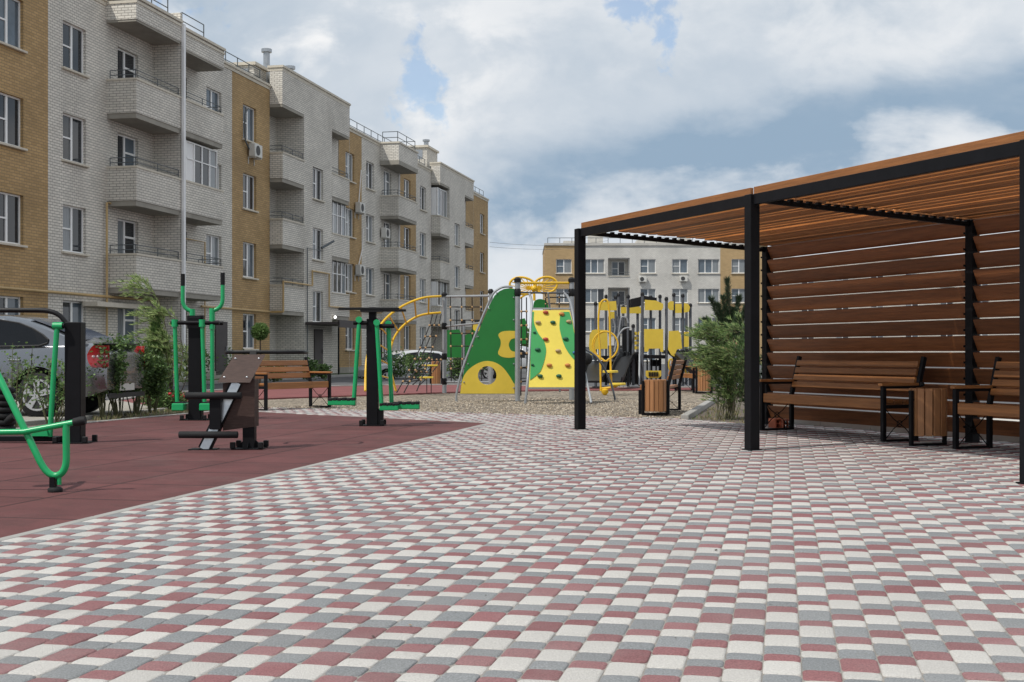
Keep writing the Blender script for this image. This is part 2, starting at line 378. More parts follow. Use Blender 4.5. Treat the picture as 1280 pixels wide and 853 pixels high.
# white tops under the bank and the bright cumulus on the left
tops = mth('MULTIPLY', ramp(bank_y, -.004, -.065), ramp(mth('ADD', fine, mth('MULTIPLY', el, .9)), .42, .78))
puff = mth('MULTIPLY', spot(-.10, .20, .16, .12, 1.), ramp(fine, .40, .62))
crown = mth('MULTIPLY', ramp(el, .17, .26), ramp(fine, .47, .66))
bright = mth('MINIMUM', mth('ADD', mth('ADD', mth('MULTIPLY', tops, .7), mth('MULTIPLY', puff, .95)), mth('MULTIPLY', crown, .5)), 1.)
cm = N('ShaderNodeMix'); cm.data_type = 'RGBA'; L(shade, cm.inputs['Factor']); cm.inputs['A'].default_value = (.665, .705, .75, 1); cm.inputs['B'].default_value = (.28, .385, .505, 1)
cw = N('ShaderNodeMix'); cw.data_type = 'RGBA'; L(bright, cw.inputs['Factor']); L(cm.outputs['Result'], cw.inputs['A']); cw.inputs['B'].default_value = (.88, .88, .88, 1)
cl = N('ShaderNodeBackground'); cl.inputs['Strength'].default_value = 1.0
# blue gaps with torn edges
gap = mth('MAXIMUM', spot(-.073, .207, .038, .070, 1.), mth('MAXIMUM', spot(.100, .268, .040, .030, 1.), spot(.123, .248, .024, .055, 1.)))
gap = mth('MAXIMUM', gap, mth('MULTIPLY', spot(-.27, .27, .10, .05, 1.), .55))
hole = ramp(mth('ADD', gap, mth('ADD', mth('MULTIPLY', rag, .35), mth('MULTIPLY', mth('SUBTRACT', micro, .5), 2.6))), .40, .95)
lowbright = mth('MULTIPLY', ramp(el, .085, .02), .7)
cz = N('ShaderNodeMix'); cz.data_type = 'RGBA'; L(lowbright, cz.inputs['Factor']); L(cw.outputs['Result'], cz.inputs['A']); cz.inputs['B'].default_value = (.74, .775, .81, 1); L(cz.outputs['Result'], cl.inputs['Color'])
ms = N('ShaderNodeMixShader'); L(mth('MULTIPLY', hole, mth('MULTIPLY', ramp(gap, .0, .15), .72)), ms.inputs[0]); L(cl.outputs[0], ms.inputs[1]); L(bg.outputs[0], ms.inputs[2])
L(ms.outputs[0], out.inputs['Surface'])

# ------------------------------------------------------------------ ground
AL = math.atan2(338, FPX); CD = Vector((math.sin(AL), math.cos(AL), 0)); CX = Vector((math.cos(AL), -math.sin(AL), 0))
def sheet(name, pts, m, z=None, kind='structure'):
    mb = MB(); mb.face([(p[0], p[1], p[2] if z is None else z) for p in pts]); return struct(name, mb, m, kind)
def strip(name, a, b, wd, z0, z1, m):
    mb = MB(); a = Vector(a); b = Vector(b); d = (b - a); d.z = 0; Ln = d.length; d.normalize(); s = Vector((-d.y, d.x, 0))
    k = max(1, int(Ln / 1.0)); 
    for i in range(k):                                         # kerb stones with tiny joints
        p = a + d * (Ln * i / k + .004); q = a + d * (Ln * (i + 1) / k - .004)
        c = (p + q) / 2; c.z = (z0 + z1) / 2
        mb.obox(c, (d, s, (0, 0, 1)), ((q - p).length / 2, wd / 2, (z1 - z0) / 2), 0, .008)
    return struct(name, mb, m)
def inpoly(x, y, poly):
    r = False; n = len(poly); j = n - 1
    for i in range(n):
        xi, yi = poly[i][0], poly[i][1]; xj, yj = poly[j][0], poly[j][1]
        if (yi > y) != (yj > y) and x < (xj - xi) * (y - yi) / (yj - yi) + xi: r = not r
        j = i
    return r
sheet('ground', [(-600, -300, -.1), (600, -300, -.1), (600, 900, -.1), (-600, 900, -.1)], M['asphalt'])
# pergola frame used by both the paving edge and the pergola itself
PE = Vector((.401, -.916, 0)); PR = Vector((.916, .401, 0)); PF = G(940, 563)
PW = 2.95; S1, S2 = -3.95, 3.725
def PG(s, w, z=0): v = PF + PE * s + PR * w; v.z = z; return v
A = G(609, 529); D = G(284, 513)
B = A - CD * 14; E_ = D - Vector((.26, .966, 0)) * 20
RUB = [A, B, E_, D]
sheet('rubber_flooring', RUB, M['rubber'], -.001)
gp = [G(290, 507), G(330, 509.2), G(410, 511), G(480, 513.5), G(600, 516.5), G(720, 519.5), G(855, 523.5)]
bedn = [G(860, 524.2), G(938, 530)]
back0 = PG(-4.4, PW + .42); back1 = PG(13.5, PW + .42)
PAVE = [G(262, 513.5)] + gp + bedn + [back0, back1, Vector((5.5, 2.6, 0)), Vector((-5, 2.6, 0)), B, A, D]
sheet('paving_bed', [G(255, 515)] + gp + bedn + [back0, back1, Vector((5.5, 2.6, 0)), Vector((-7, 2.6, 0)), E_], M['joint'], -.0042)
sheet('gravel_yard', [G(215, 504), G(370, 497.5), G(480, 494), G(600, 489.5), G(730, 488), G(905, 488), G(892, 502), G(857, 523.8), G(720, 522), G(290, 512)], M['gravel'], -.016)
pt = [G(60, 518), G(125, 503.5), G(200, 491), G(300, 486), G(370, 483.3), G(480, 481), G(600, 480.5), G(730, 483.6), G(930, 484)]
pb = [G(930, 487.6), G(730, 487.6), G(600, 489.4), G(480, 494), G(370, 497), G(215, 503), G(180, 507), G(120, 518)]
sheet('running_path', pt + pb, M['red_path'], -.022)
K0, K1, K2 = G(206, 511, .03), G(101, 521.5, .03), G(-200, 548, .03)
mb = MB(); mb.prism([K0, K1, K2, G(-200, 505, .03), G(60, 500, .03), G(150, 501, .03)], (0, 0, -.125)); struct('parking_pad', mb, M['concrete'])
sheet('planting_strip', [G(-200, 561), G(0, 538), G(106, 528), G(284, 513.3), G(262, 506), G(215, 504), K0, K1, K2], M['soil'], -.020)
strip('rubber_edge_kerb', A + CX * .045, A + CX * .045 - CD * 14, .08, -.05, .003, M['kerb'])
strip('rubber_back_kerb', D + Vector((0, .05, 0)), A + Vector((.02, .05, 0)), .08, -.05, .003, M['kerb'])
strip('rubber_side_kerb', D + Vector((-.05, 0, 0)), E_ + Vector((-.05, 0, 0)), .08, -.05, .010, M['kerb'])
strip('parking_kerb', K0, K1, .12, -.1, .045, M['kerb'])
strip('parking_front_kerb', K1, K2, .12, -.1, .045, M['kerb'])
strip('gravel_kerb', G(856, 524.5), G(892, 501.5), .12, -.1, .07, M['kerb'])
k = [G(215, 503.4), G(370, 497.3), G(480, 494), G(600, 489.6), G(730, 488), G(905, 488)]
for i in range(len(k) - 1): strip('path_kerb', k[i], k[i+1], .10, -.1, .02, M['red_path'])
for i in range(len(pt) - 1): strip('road_kerb', pt[i], pt[i+1], .14, -.11, .012, M['kerb'])
sheet('planting_bed', [G(858, 524.4), G(938, 530.2), G(965, 531), G(990, 520), G(985, 500), G(905, 487.5), G(892, 502)], M['soil'], -.013)
strip('pergola_kerb', back0 + PR * .10, back1 + PR * .10, .14, -.1, .09, M['pale_concrete'])
sheet('back_path', [back0 + PR*.2, back1 + PR*.2, back1 + PR*5, back0 + PR*5], M['pale_concrete'], -.03)
sheet('bright_back_ground', [back0 + PR*5, back1 + PR*5, back1 + PR*30, back0 + PR*30], M['pale_concrete'], -.04)  # sunlight put into the colour: pale ground so the wall gaps show bright

# lived-in paving: three colours of tumbled stone laid in columns
mb = MB(); joint = .0012
vis = lambda x, y: -(.44 * y + 1.4) < x < .44 * y + 3.0
col0, col1, wd = -80, 95, .122
GL = CX.y / CX.x
for ci in range(col0, col1):
    cx = (ci + .5) * wd + .06
    y = 2.2 - 1.0 + R.uniform(-.02, .02) + ((ci / 3. + R.uniform(-.05, .05)) % 1.) * .40
    prev = 0
    while y < 27:
        seq = R.choice([(.095, .125, .18), (.125, .095, .18), (.18, .11, .11), (.125, .18, .095), (.11, .18, .11), (.18, .125, .095), (.11, .11, .18), (.125, .11, .165)])
        for ki, ln in enumerate(seq):
            mi = (2, 1, 0)[ki]                                   # red, grey, white going away
            yc = y + ln / 2; y += ln
            c = CX * cx + CD * yc
            if c.y < 3.3 or not vis(c.x, c.y): continue
            if not inpoly(c.x, c.y, PAVE) or inpoly(c.x, c.y, RUB): continue
            rel = c - A
            if rel.dot(CX) < .12 and rel.dot(CD) < .05: continue
            near = c.y < 11
            hx = wd / 2 - joint; hy = ln / 2 - joint
            zt = R.uniform(-.0015, .0015); tx = R.uniform(-.010, .010); ty = R.uniform(-.010, .010)
            def ring(ins, z, rc):
                a = hx - ins; b = hy - ins; pts = []
                cs = min(rc, a * .5, b * .5)
                if near: q = [(a, -b+cs), (a, b-cs), (a-cs*.3, b-cs*.3), (a-cs, b), (-a+cs, b), (-a+cs*.3, b-cs*.3), (-a, b-cs), (-a, -b+cs), (-a+cs*.3, -b+cs*.3), (-a+cs, -b), (a-cs, -b), (a-cs*.3, -b+cs*.3)]
                else: q = [(a, -b+cs), (a, b-cs), (a-cs, b), (-a+cs, b), (-a, b-cs), (-a, -b+cs), (-a+cs, -b), (a-cs, -b)]
                for px_, py_ in q:
                    p = c + CX * px_ + CD * py_; p.z = z + (px_ * tx + py_ * ty if z > -.008 else 0); pts.append(p)
                return pts
            rings = [ring(0, -.0095, .016), ring(.0004, -.0035 + zt, .018), ring(.003, -.0006 + zt, .021), ring(.009, .0006 + zt, .022)] if near else [ring(0, -.0095, .014), ring(.001, -.003 + zt, .016), ring(.006, .0006 + zt, .02)]
            n = len(rings[0]); vs = [p for r_ in rings for p in r_]; fs = []
            for q in range(len(rings) - 1):
                for i in range(n): fs.append((q*n+i, q*n+(i+1)%n, (q+1)*n+(i+1)%n, (q+1)*n+i))
            fs.append(tuple((len(rings)-1)*n + i for i in range(n)))
            mb.add(vs, fs, mi)
pv = part('paving', mb, [M['paver_white'], M['paver_grey'], M['paver_red']], None, 50, recalc=False)
pv['kind'] = 'structure'

# loose pebbles over the gravel: nobody could count them
mb = MB(); k = 0; GP = [G(330, 509.6), G(410, 511.3), G(480, 513.8), G(600, 516.8), G(720, 519.8), G(855, 523.5), G(888, 503), G(730, 496), G(480, 500)]
gx = [p.x for p in GP]; gy = [p.y for p in GP]
while k < 9000:
    x, y = R.uniform(min(gx), max(gx)), R.uniform(min(gy), max(gy))
    if not inpoly(x, y, GP): continue
    k += 1; s = R.uniform(.007, .018); a = R.uniform(0, PI); u = Vector((math.cos(a), math.sin(a), 0)) * s * R.uniform(.8, 1.6); v_ = Vector((-math.sin(a), math.cos(a), 0)) * s; c = Vector((x, y, -.016)); t_ = Vector((0, 0, s * R.uniform(.6, 1.1)))
    mb.add([c + u, c + v_, c - u, c - v_, c + u*.5 + v_*.3 + t_, c - u*.4 - v_*.3 + t_], [(0,1,4), (1,2,5,4), (2,3,5), (3,0,4,5)], R.randrange(3))
for q in range(420):                                               # strays kicked onto the paving
    i = R.randrange(len(gp) - 1); f = R.random(); c = gp[i].lerp(gp[i+1], f) + Vector((R.gauss(0, .1), -abs(R.gauss(0, .45)), 0)); c.z = .001
    s = R.uniform(.006, .014); u = Vector((s * R.uniform(.8, 1.5), s * R.uniform(-.4, .4), 0)); v_ = Vector((s * R.uniform(-.4, .4), s, 0)); t_ = Vector((0, 0, s * .8))
    mb.add([c + u, c + v_, c - u, c - v_, c + u*.5 + v_*.3 + t_, c - u*.4 - v_*.3 + t_], [(0,1,4), (1,2,5,4), (2,3,5), (3,0,4,5)], R.randrange(3))
o = part('gravel_pebbles', mb, [mat('pale_pebble', (.40, .345, .275), .9, .2, 9., island=.3), mat('tan_pebble', (.25, .20, .145), .9, .2, 9., island=.3), mat('grey_pebble', (.14, .12, .10), .9, .2, 9., island=.3)], None, recalc=False); o['kind'] = 'stuff'; tag(o, 'loose tan pebbles covering the playground gravel', 'gravel')

# leaf litter and grit blown over the paving and the rubber
mb = MB(); k = 0
while k < 150:
    y = R.uniform(4.2, 19); x = R.uniform(-.42, .42) * y
    k += 1; c = Vector((x, y, .0025)); a = R.uniform(0, 2*PI); s = R.uniform(.008, .024); d_ = Vector((math.cos(a), math.sin(a), R.uniform(.05, .3))); sd = Vector((-math.sin(a), math.cos(a), R.uniform(-.2, .2))) * .4
    mb.face([c, c + (d_*.5 + sd) * s, c + d_ * s, c + (d_*.5 - sd) * s], R.randrange(2))
o = part('leaf_litter', mb, [mat('dry_leaf', (.20, .13, .06), .9, .3, 9., island=.4), mat('dark_grit', (.06, .05, .04), .9, .3, 9., island=.4)], None, recalc=False); o['kind'] = 'stuff'; tag(o, 'scattered dry leaf bits and grit on the paving', 'leaf litter')
# ------------------------------------------------------------------ building kit (local frame: x along the facade, -y outwards, z up)
WIN = {}
def win_meshes(kind, w, h):
    """frame, panes of one window type, standing at x 0..w, z 0..h, front at y 0"""
    key = (kind, round(w, 2), round(h, 2))
    if key in WIN: return WIN[key]
    f = MB(); t = .055; d = .07
    def bar(x0, x1, z0, z1): f.box((x0, 0, z0), (x1, d, z1))
    bar(0, w, 0, t); bar(0, w, h - t, h); bar(0, t, t, h - t); bar(w - t, w, t, h - t)
    pn = []
    def pane(x0, x1, z0, z1):
        m_ = MB(); m_.box((x0 + .004, .035, z0 + .004), (x1 - .004, .05, z1 - .004)); pn.append(m_)
    if kind == 'two':
        m_ = w * .5; bar(m_ - .05, m_ + .05, t, h - t); zt = h * .5
        bar(t, m_ - .05, zt - .025, zt + .025)
        pane(t, m_ - .05, t, h - t); pane(m_ + .05, w - t, t, h - t)
    elif kind == 'door':                                      # narrow window beside a balcony door, both floor length here
        m_ = w * .46; bar(m_ - .05, m_ + .05, t, h - t); bar(m_ + .05, w - t, h - .62, h - .55); bar(m_+.05, w - t, t, .5)
        pane(t, m_ - .05, t, h - t); pane(m_ + .05, w - t, .5, h - t)
    elif kind == 'glaze':
        k = max(2, round(w / .7))
        for i in range(1, k): x = w * i / k; bar(x - .04, x + .04, t, h - t)
        bar(t, w - t, h * .58 - .02, h * .58 + .02) if k > 3 else None
        for i in range(k): pane(t + (w - 2*t) * i / k + .04, t + (w - 2*t) * (i + 1) / k - .04, t, h - t)
    o = part('frame', f, M['white_frame']); fm = o.data; bpy.data.objects.remove(o)
    pm = []
    for q in pn:
        o = part('pane', q, M['glass_dark']); pm.append(o.data); bpy.data.objects.remove(o)
    s = MB(); s.obox((w / 2, -.03 - .085, -.045), ((1,0,0),(0,1,0),(0,0,1)), (w / 2 + .08, .1, .035), 0, .01)
    o = part('sill', s, M['coping']); smh = o.data; bpy.data.objects.remove(o)
    WIN[key] = (fm, pm, smh); return WIN[key]
PM = {}
def window(root, kind, u, z, w, h, p, sill=True, glass=None):
    fm, pm, smh = win_meshes(kind, w, h)
    fo = inst('window', fm, root, (u, -p + .11, z))
    for i, q in enumerate(pm):
        g = glass[i % len(glass)] if glass else R.choice(['glass_dark', 'glass_dark', 'glass_pale', 'glass_blue'])
        kk = (q.name, g)
        if kk not in PM:
            c = q.copy(); c.materials.clear(); c.materials.append(M[g]); PM[kk] = c
        inst('pane', PM[kk], fo, (0, 0, 0))
    if sill: inst('sill', smh, fo, (0, 0, 0))
    return fo
def wall(mb, u0, u1, z0, z1, p, holes=(), rev=.13, mi=0, deep=(), dd=1.2):
    """facade sheet at distance p in front of the base line with real openings and reveals"""
    us = sorted({u0, u1} | {h[0] for h in holes} | {h[1] for h in holes}); zs = sorted({z0, z1} | {h[2] for h in holes} | {h[3] for h in holes})
    for i in range(len(us) - 1):
        for j in range(len(zs) - 1):
            a, b, c, d = us[i], us[i+1], zs[j], zs[j+1]; mu = (a+b)/2; mz = (c+d)/2
            if any(h[0] < mu < h[1] and h[2] < mz < h[3] for h in holes): continue
            mb.face([(a, -p, c), (b, -p, c), (b, -p, d), (a, -p, d)], mi)
    for hh in holes:
        a, b, c, d = hh; q = -p + (dd if hh in deep else rev)
        mb.face([(a, -p, c), (a, q, c), (a, q, d), (a, -p, d)], mi); mb.face([(b, -p, c), (b, -p, d), (b, q, d), (b, q, c)], mi)
        mb.face([(a, -p, d), (a, q, d), (b, q, d), (b, -p, d)], mi); mb.face([(a, -p, c), (b, -p, c), (b, q, c), (a, q, c)], mi)
        mb.face([(a, q + .12, c), (b, q + .12, c), (b, q + .12, d), (a, q + .12, d)], mi)
def endw(mb, u, p0, p1, z0, z1, mi=0): mb.face([(u, -p0, z0), (u, -p1, z0), (u, -p1, z1), (u, -p0, z1)], mi)
def coping(root, segs, z, name='coping'):
    for (u0, u1, p0, p1) in segs:
        mb = MB(); mb.box((u0, -p1, z), (u1, -p0, z + .10)); mb.box((u0 + .04, -p1 + .05, z - .14), (u1 - .04, -p0, z + .001)); part(name, mb, M['coping'], root)
def railing(root, pts, z, h, sub=None, name='railing', r=.022, bars=2):
    mb = MB()
    for i in range(len(pts) - 1):
        a, b = pts[i], pts[i+1]; L_ = math.hypot(b[0]-a[0], b[1]-a[1]); k = max(1, int(L_ / 1.2))
        for q in range(bars): zz = z + h * (1 - q * .55); mb.tube([(a[0], -a[1], zz), (b[0], -b[1], zz)], r, 6)
        for j in range(k + 1):
            t = j / k; mb.tube([(a[0]+(b[0]-a[0])*t, -(a[1]+(b[1]-a[1])*t), z - .02), (a[0]+(b[0]-a[0])*t, -(a[1]+(b[1]-a[1])*t), z + h)], r, 6)
    return part(name, mb, M['rail'], sub or root)
def balcony(root, u0, u1, fl, p0, p1, left=True, right=True, rail=True, ph=1.05, bm='white_brick'):
    """brick parapet on a concrete slab, with a steel rail on top"""
    mb = MB(); t = .12
    z0, z1 = fl - .05, fl + ph
    mb.box((u0, -p1, z0), (u1, -p1 + t, z1))
    if left: mb.box((u0, -p1 + t, z0), (u0 + t, -p0, z1))
    if right: mb.box((u1 - t, -p1 + t, z0), (u1, -p0, z1))
    o = part('balcony', mb, M[bm], root)
    s = MB(); s.box((u0 + .03, -p1 + .03, fl - .23), (u1 - .012, -p0, fl - .053)); part('floor_slab', s, M['concrete'], o)
    c = MB(); c.box((u0 - .03, -p1 - .03, z1 + .002), (u1 + .03, -p1 + t + .02, z1 + .07))
    if left: c.box((u0 - .03, -p1 + t + .021, z1 + .002), (u0 + t + .02, -p0, z1 + .07))
    if right: c.box((u1 - t - .02, -p1 + t + .021, z1 + .002), (u1 + .03, -p0, z1 + .07))
    part('coping', c, M['coping'], o)
    if rail:
        pts = [(u0 + .05, p0 + .1)] * left + [(u0 + .06, p1 - .06), (u1 - .06, p1 - .06)] + [(u1 - .05, p0 + .1)] * right
        railing(root, pts, z1 + .06, .30, o, r=.016, bars=2)
    return o
def glazing(root, u0, u1, z0, z1, p, side=True, p0=0.0, glass=None):
    """white framed balcony glazing with solid white side panels"""
    wn = window(root, 'glaze', u0, z0, u1 - u0, z1 - z0, p - .11 + .04, sill=False, glass=glass)
    if side:
        mb = MB(); mb.box((0, .09, 0), (.05, p - p0, z1 - z0)); part('side_panel', mb, M['white_panel'], wn)
    return wn
FL = [.35, 3.27, 6.23, 9.2]                                      # floor levels
SILL = [1.2, 4.27, 7.2, 10.15]
LB = thing('apartment_block', 'long four storey apartment block of white and ochre brick with balconies along the left side', 'apartment building', (-14.5, 40, 0), math.atan2(.9784, .2067))
W1, H1 = 1.40, 1.50
TOP = 12.92
def sect(u0, u1, p, wins, m, name='brick_wall', z0=-.1, top=TOP, h=H1, rows=range(4), w=W1, sills=SILL, extra=(), skip=()):
    """a stretch of facade with a column of windows at each u in wins"""
    mb = MB(); holes = [(u, u + w, sills[r], sills[r] + h) for u in wins for r in rows if (u, r) not in skip] + list(extra)
    wall(mb, u0, u1, z0, top, p, holes); o = part(name, mb, M[m], LB)
    for u in wins:
        for r in rows:
            if (u, r) not in skip: window(LB, 'two', u, sills[r], w, h, p)
    return o
# ochre end, white bay, ochre bay
sect(-9, 0, 0, [-7.2, -2.72], 'yellow_brick')
drs = [(4.28, 5.72, f + .12, f + 2.4) for f in FL]; drs2 = [(8.1, 9.54, f + .12, f + 2.4) for f in FL]
sect(0, 13.67, 0, [.84, 11.24], 'white_brick', extra=drs + drs2, skip=[(11.24, 0)])
mb = MB(); mb.box((12.0, -.06, .12), (13.1, -.003, 2.3)); o = part('metal_door', mb, M['roof_sheet'], LB); mb = MB(); mb.box((12.92, -.11, 1.1), (12.97, -.063, 1.3)); part('handle', mb, M['zinc'], o)
for f in FL:
    for u in (4.28, 8.1): window(LB, 'door', u, f + .12, 1.44, 2.28, 0, sill=False)
sect(13.67, 17.67, 0, [14.78], 'yellow_brick')
mb = MB(); mb.box((6.82, -1.08, -.1), (6.98, -.003, TOP + .45)); part('fin_wall', mb, M['white_brick'], LB)
for i in (1, 2, 3):
    balcony(LB, 3.55, 6.80, FL[i], 0, 1.1, True, False)
    balcony(LB, 7.0, 10.4, FL[i], 0, 1.1, False, True, rail=(i != 2))
for u0, u1 in ((3.5, 6.81), (6.99, 10.45)):
    mb = MB(); zc = 12.3 if u0 < 5 else 12.12; zt = 12.98 if u0 < 5 else 12.8; mb.box((u0, -1.12, zc), (u1, -.003, zt)); o = part('roof_canopy', mb, M['white_brick'], LB)
    s = MB(); s.box((u0 + .02, -1.10, zc - .08), (u1 - .02, -.003, zc - .003)); part('canopy_slab', s, M['concrete'], o)
    c = MB(); c.box((u0 - .05, -1.18, zt + .002), (u1 + .05, -.003, zt + .1)); c.box((u0 - .03, -1.15, zt - .14), (u1 + .03, -.003, zt - .05)); part('coping', c, M['coping'], o)
g = glazing(LB, 7.05, 10.35, FL[2] + 1.12, FL[2] + 2.66, 1.06, True, 0, ['white_panel', 'white_panel', 'glass_dark', 'glass_dark', 'glass_pale'])
mb = MB(); mb.box((6.81, -1.22, .1), (6.97, -1.125, 12.95)); part('drainpipe', mb, M['white_panel'], LB)
# first stair tower
STW = [2.5, 5.5, 8.40]
def tower(u0, lg, st, rl, rr, u1, glz_left=(), glz_right=(), top=13.78):
    P0 = .6
    mb = MB(); holes = [(st, st + W1, z, z + H1) for z in STW]
    # front with a left loggia (u0..lg) and a right loggia (rl..rr)
    wall(mb, lg, rl, -.1, top, P0, holes)
    wall(mb, u0, lg, 12.15, top, P0); wall(mb, rl, rr, 12.15, top, P0)
    if u1 > rr: wall(mb, rr, u1, -.1, top, P0)
    endw(mb, u0, 0, P0, 12.15, top); endw(mb, u1, 0, P0, 12.15, top)
    mb.face([(u0, -P0, 12.15), (lg, -P0, 12.15), (lg, 0.8, 12.15), (u0, .8, 12.15)])
    endw(mb, lg, P0, -.8, -.1, 12.15); mb.face([(u0, .8, -.1), (lg, .8, -.1), (lg, .8, 12.15), (u0, .8, 12.15)]); endw(mb, u0 - .02, 0, -.8, -.1, 12.15)
    mb.face([(rl, -P0, 12.15), (rr, -P0, 12.15), (rr, .0, 12.15), (rl, 0, 12.15)])
    endw(mb, rl, P0, 0, -.1, 12.15); wall(mb, rl, rr, -.1, 12.15, 0)
    o = part('stair_tower', mb, M['white_brick'], LB)
    for z in STW: window(LB, 'two', st, z, W1, H1, P0)
    s = MB(); s.box((u0 + .01, -P0 + .01, 12.02), (lg - .002, .78, 12.147)); part('canopy_slab', s, M['concrete'], o)
    s = MB(); s.box((rl + .002, -P0 + .01, 12.02), (rr - .01, -.004, 12.147)); part('canopy_slab', s, M['concrete'], o)
    coping(o, [(u0 - .05, u1 + .05, -.1, P0 + .06)], top + .002)
    for i in (1, 2, 3):
        if i in glz_left:
            balcony(LB, u0 + .02, lg - .004, FL[i] - .3, -.75, P0 + .005, True, False, rail=False)
            glazing(LB, u0 + .05, lg - .03, FL[i] + .85, FL[i] + 2.65, P0, True, -.7)
        else: balcony(LB, u0 + .02, lg - .004, FL[i] - .3, -.75, P0 + .005, True, False)
    for i in (1, 2, 3):
        balcony(LB, rl + .004, rr - .02, FL[i] - .35, 0.004, P0 + .005, False, True, rail=i not in glz_right)
        if i in glz_right: glazing(LB, rl + .03, rr - .03, FL[i] + .77, FL[i] + 2.45, P0, False)
    return o
tower(17.69, 20.33, 21.47, 24.12, 26.72, 26.76, (), (1, 2))
# entrance canopy and porch of the tower
mb = MB(); mb.box((20.4, -2.3, 2.35), (27.3, -.64, 2.47)); mb.box((20.4, -2.32, 2.22), (27.3, -2.24, 2.56)); o = part('entrance_canopy', mb, M['roof_sheet'], LB)
for u in (20.6, 27.1): m_ = MB(); m_.tube([(u, -2.2, -.1), (u, -2.2, 2.33)], .04, 8); part('canopy_post', m_, M['black_steel'], o)
m_ = MB(); m_.box((21.6, -.66, .1), (22.7, -.605, 2.15)); m_.box((22.55, -.70, 1.0), (22.6, -.663, 1.2)); part('entrance_door', m_, M['roof_sheet'], LB)
m_ = MB(); m_.ball((24.2, -.74, 2.80), .075); part('wall_lamp', m_, M['lamp'], LB)
# ochre and white stretches after the tower
sect(26.76, 30.47, 0, [27.85], 'yellow_brick')
drs = [(34.46, 35.9, f + .12, f + 2.4) for f in FL]
sect(30.47, 37.3, 0, [31.27], 'white_brick', extra=drs)
for f in FL: window(LB, 'door', 34.46, f + .12, 1.44, 2.28, 0, sill=False)
sect(37.3, 41.06, 0, [38.46], 'yellow_brick')
sect(41.06, 44.6, 0, [41.96], 'white_brick')
for i in (1, 2, 3): balcony(LB, 33.75, 37.5, FL[i] - .3, 0, 1.1)
mb = MB(); mb.box((33.7, -1.12, 12.0), (37.55, -.003, 12.95)); o = part('roof_canopy', mb, M['white_brick'], LB)
s = MB(); s.box((33.68, -1.14, 11.74), (37.57, -.003, 11.997)); part('canopy_slab', s, M['concrete'], o)
c = MB(); c.box((33.65, -1.18, 12.952), (37.6, -.003, 13.05)); part('coping', c, M['coping'], o)
railing(LB, [(33.9, .1), (33.9, 1.0), (37.4, 1.0), (37.4, .1)], 13.05, .6, o)
mb = MB(); mb.box((37.22, -.1, .1), (37.32, -.005, 12.7)); part('drainpipe', mb, M['white_panel'], LB)
tower(44.62, 47.05, 48.4, 51.25, 53.87, 53.9, (1, 3), (), 13.4)
sect(53.9, 61.1, 0, [58.4], 'yellow_brick')
# ends, roof, copings, rails, flues
mb = MB(); endw(mb, 61.1, 0, -12, -.1, TOP); endw(mb, -9, 0, -12, -.1, TOP); mb.face([(-9, 12, -.1), (61.1, 12, -.1), (61.1, 12, TOP), (-9, 12, TOP)]); part('end_wall', mb, M['yellow_brick'], LB)
mb = MB(); mb.box((-9, .02, TOP - .5), (61.08, 11.98, TOP - .2)); rf = part('roof', mb, M['concrete'], LB)
coping(LB, [(-9.05, 3.5, -.3, .08), (10.46, 17.66, -.3, .08), (26.8, 33.66, -.3, .08), (37.6, 44.58, -.3, .08), (53.95, 61.15, -.3, .08)], TOP + .002)
for a, b in ((-9, 17.4), (27, 44.3), (54.2, 61)): railing(LB, [(a, -.35), (b, -.35)], TOP + .1, .62, rf)
railing(LB, [(3.6, 1.0), (6.0, 1.0)], 13.08, .55, rf); railing(LB, [(7.1, 1.0), (8.9, 1.0)], 12.9, .55, rf)
def stack(u0, u1, y0, y1, z1, flues):
    mb = MB(); mb.box((u0, y0, 12.6), (u1, y1, z1)); o = part('chimney', mb, M['white_brick'], rf)
    c = MB(); c.box((u0 - .1, y0 - .1, z1 + .002), (u1 + .1, y1 + .1, z1 + .14)); part('cap', c, M['coping'], o)
    v = MB(); v.box((u0 - .02, y0 + .3, z1 - .75), (u0 - .003, y0 + .8, z1 - .15)); part('vent_louvre', v, M['zinc'], o)
    for (fu, fy, hz) in flues:
        f = MB(); f.tube([(fu, fy, z1 + .1), (fu, fy, z1 + hz)], .16, 10); f.tube([(fu, fy, z1 + hz), (fu, fy, z1 + hz + .12)], [.24, .24], 10); part('flue', f, M['zinc'], o)
stack(17.0, 18.35, .45, 1.5, 13.78, [])
mb = MB(); mb.tube([(18.75, .6, 12.9), (18.75, .6, 14.75)], .15, 10); mb.tube([(18.75, .6, 14.75), (18.75, .6, 14.9)], .24, 10); part('flue', mb, M['zinc'], rf)
mb = MB(); mb.tube([(21.6, .6, 13.0), (21.6, .6, 14.6)], .16, 10); mb.tube([(21.6, .6, 14.6), (21.6, .6, 14.74)], .25, 10); part('flue', mb, M['zinc'], rf)
stack(45.0, 47.6, .4, 1.6, 14.55, [(46.6, .9, .65)])
# plinth and gas pipes
for a, b in ((-9.02, 17.6), (26.8, 44.5), (54, 61.1)): mb = MB(); mb.box((a, -.06, -.1), (b, -.003, .28)); part('plinth', mb, M['concrete'], LB)
mb = MB()
mb.tube([(-9, -.14, 2.92), (6.7, -.14, 2.92)], .045, 8); mb.tube([(10.5, -.14, 2.85), (17.45, -.14, 2.85), (17.45, -.75, 2.85)], .045, 8)
mb.tube([(3.35, -.12, .2), (3.35, -.12, 6.1), (3.6, -.12, 6.1), (6.7, -.12, 6.1)], .04, 8)
mb.tube([(17.45, -.74, 2.85), (17.45, -.74, 4.2), (20.2, -.78, 4.2), (21.1, -.72, 4.2), (21.1, -.72, 4.9), (23.4, -.72, 4.9), (23.4, -.72, 3.3), (24.5, -.72, 3.3), (26.9, -.72, 3.3), (26.9, -.14, 3.3), (33.5, -.14, 3.3)], .045, 8)
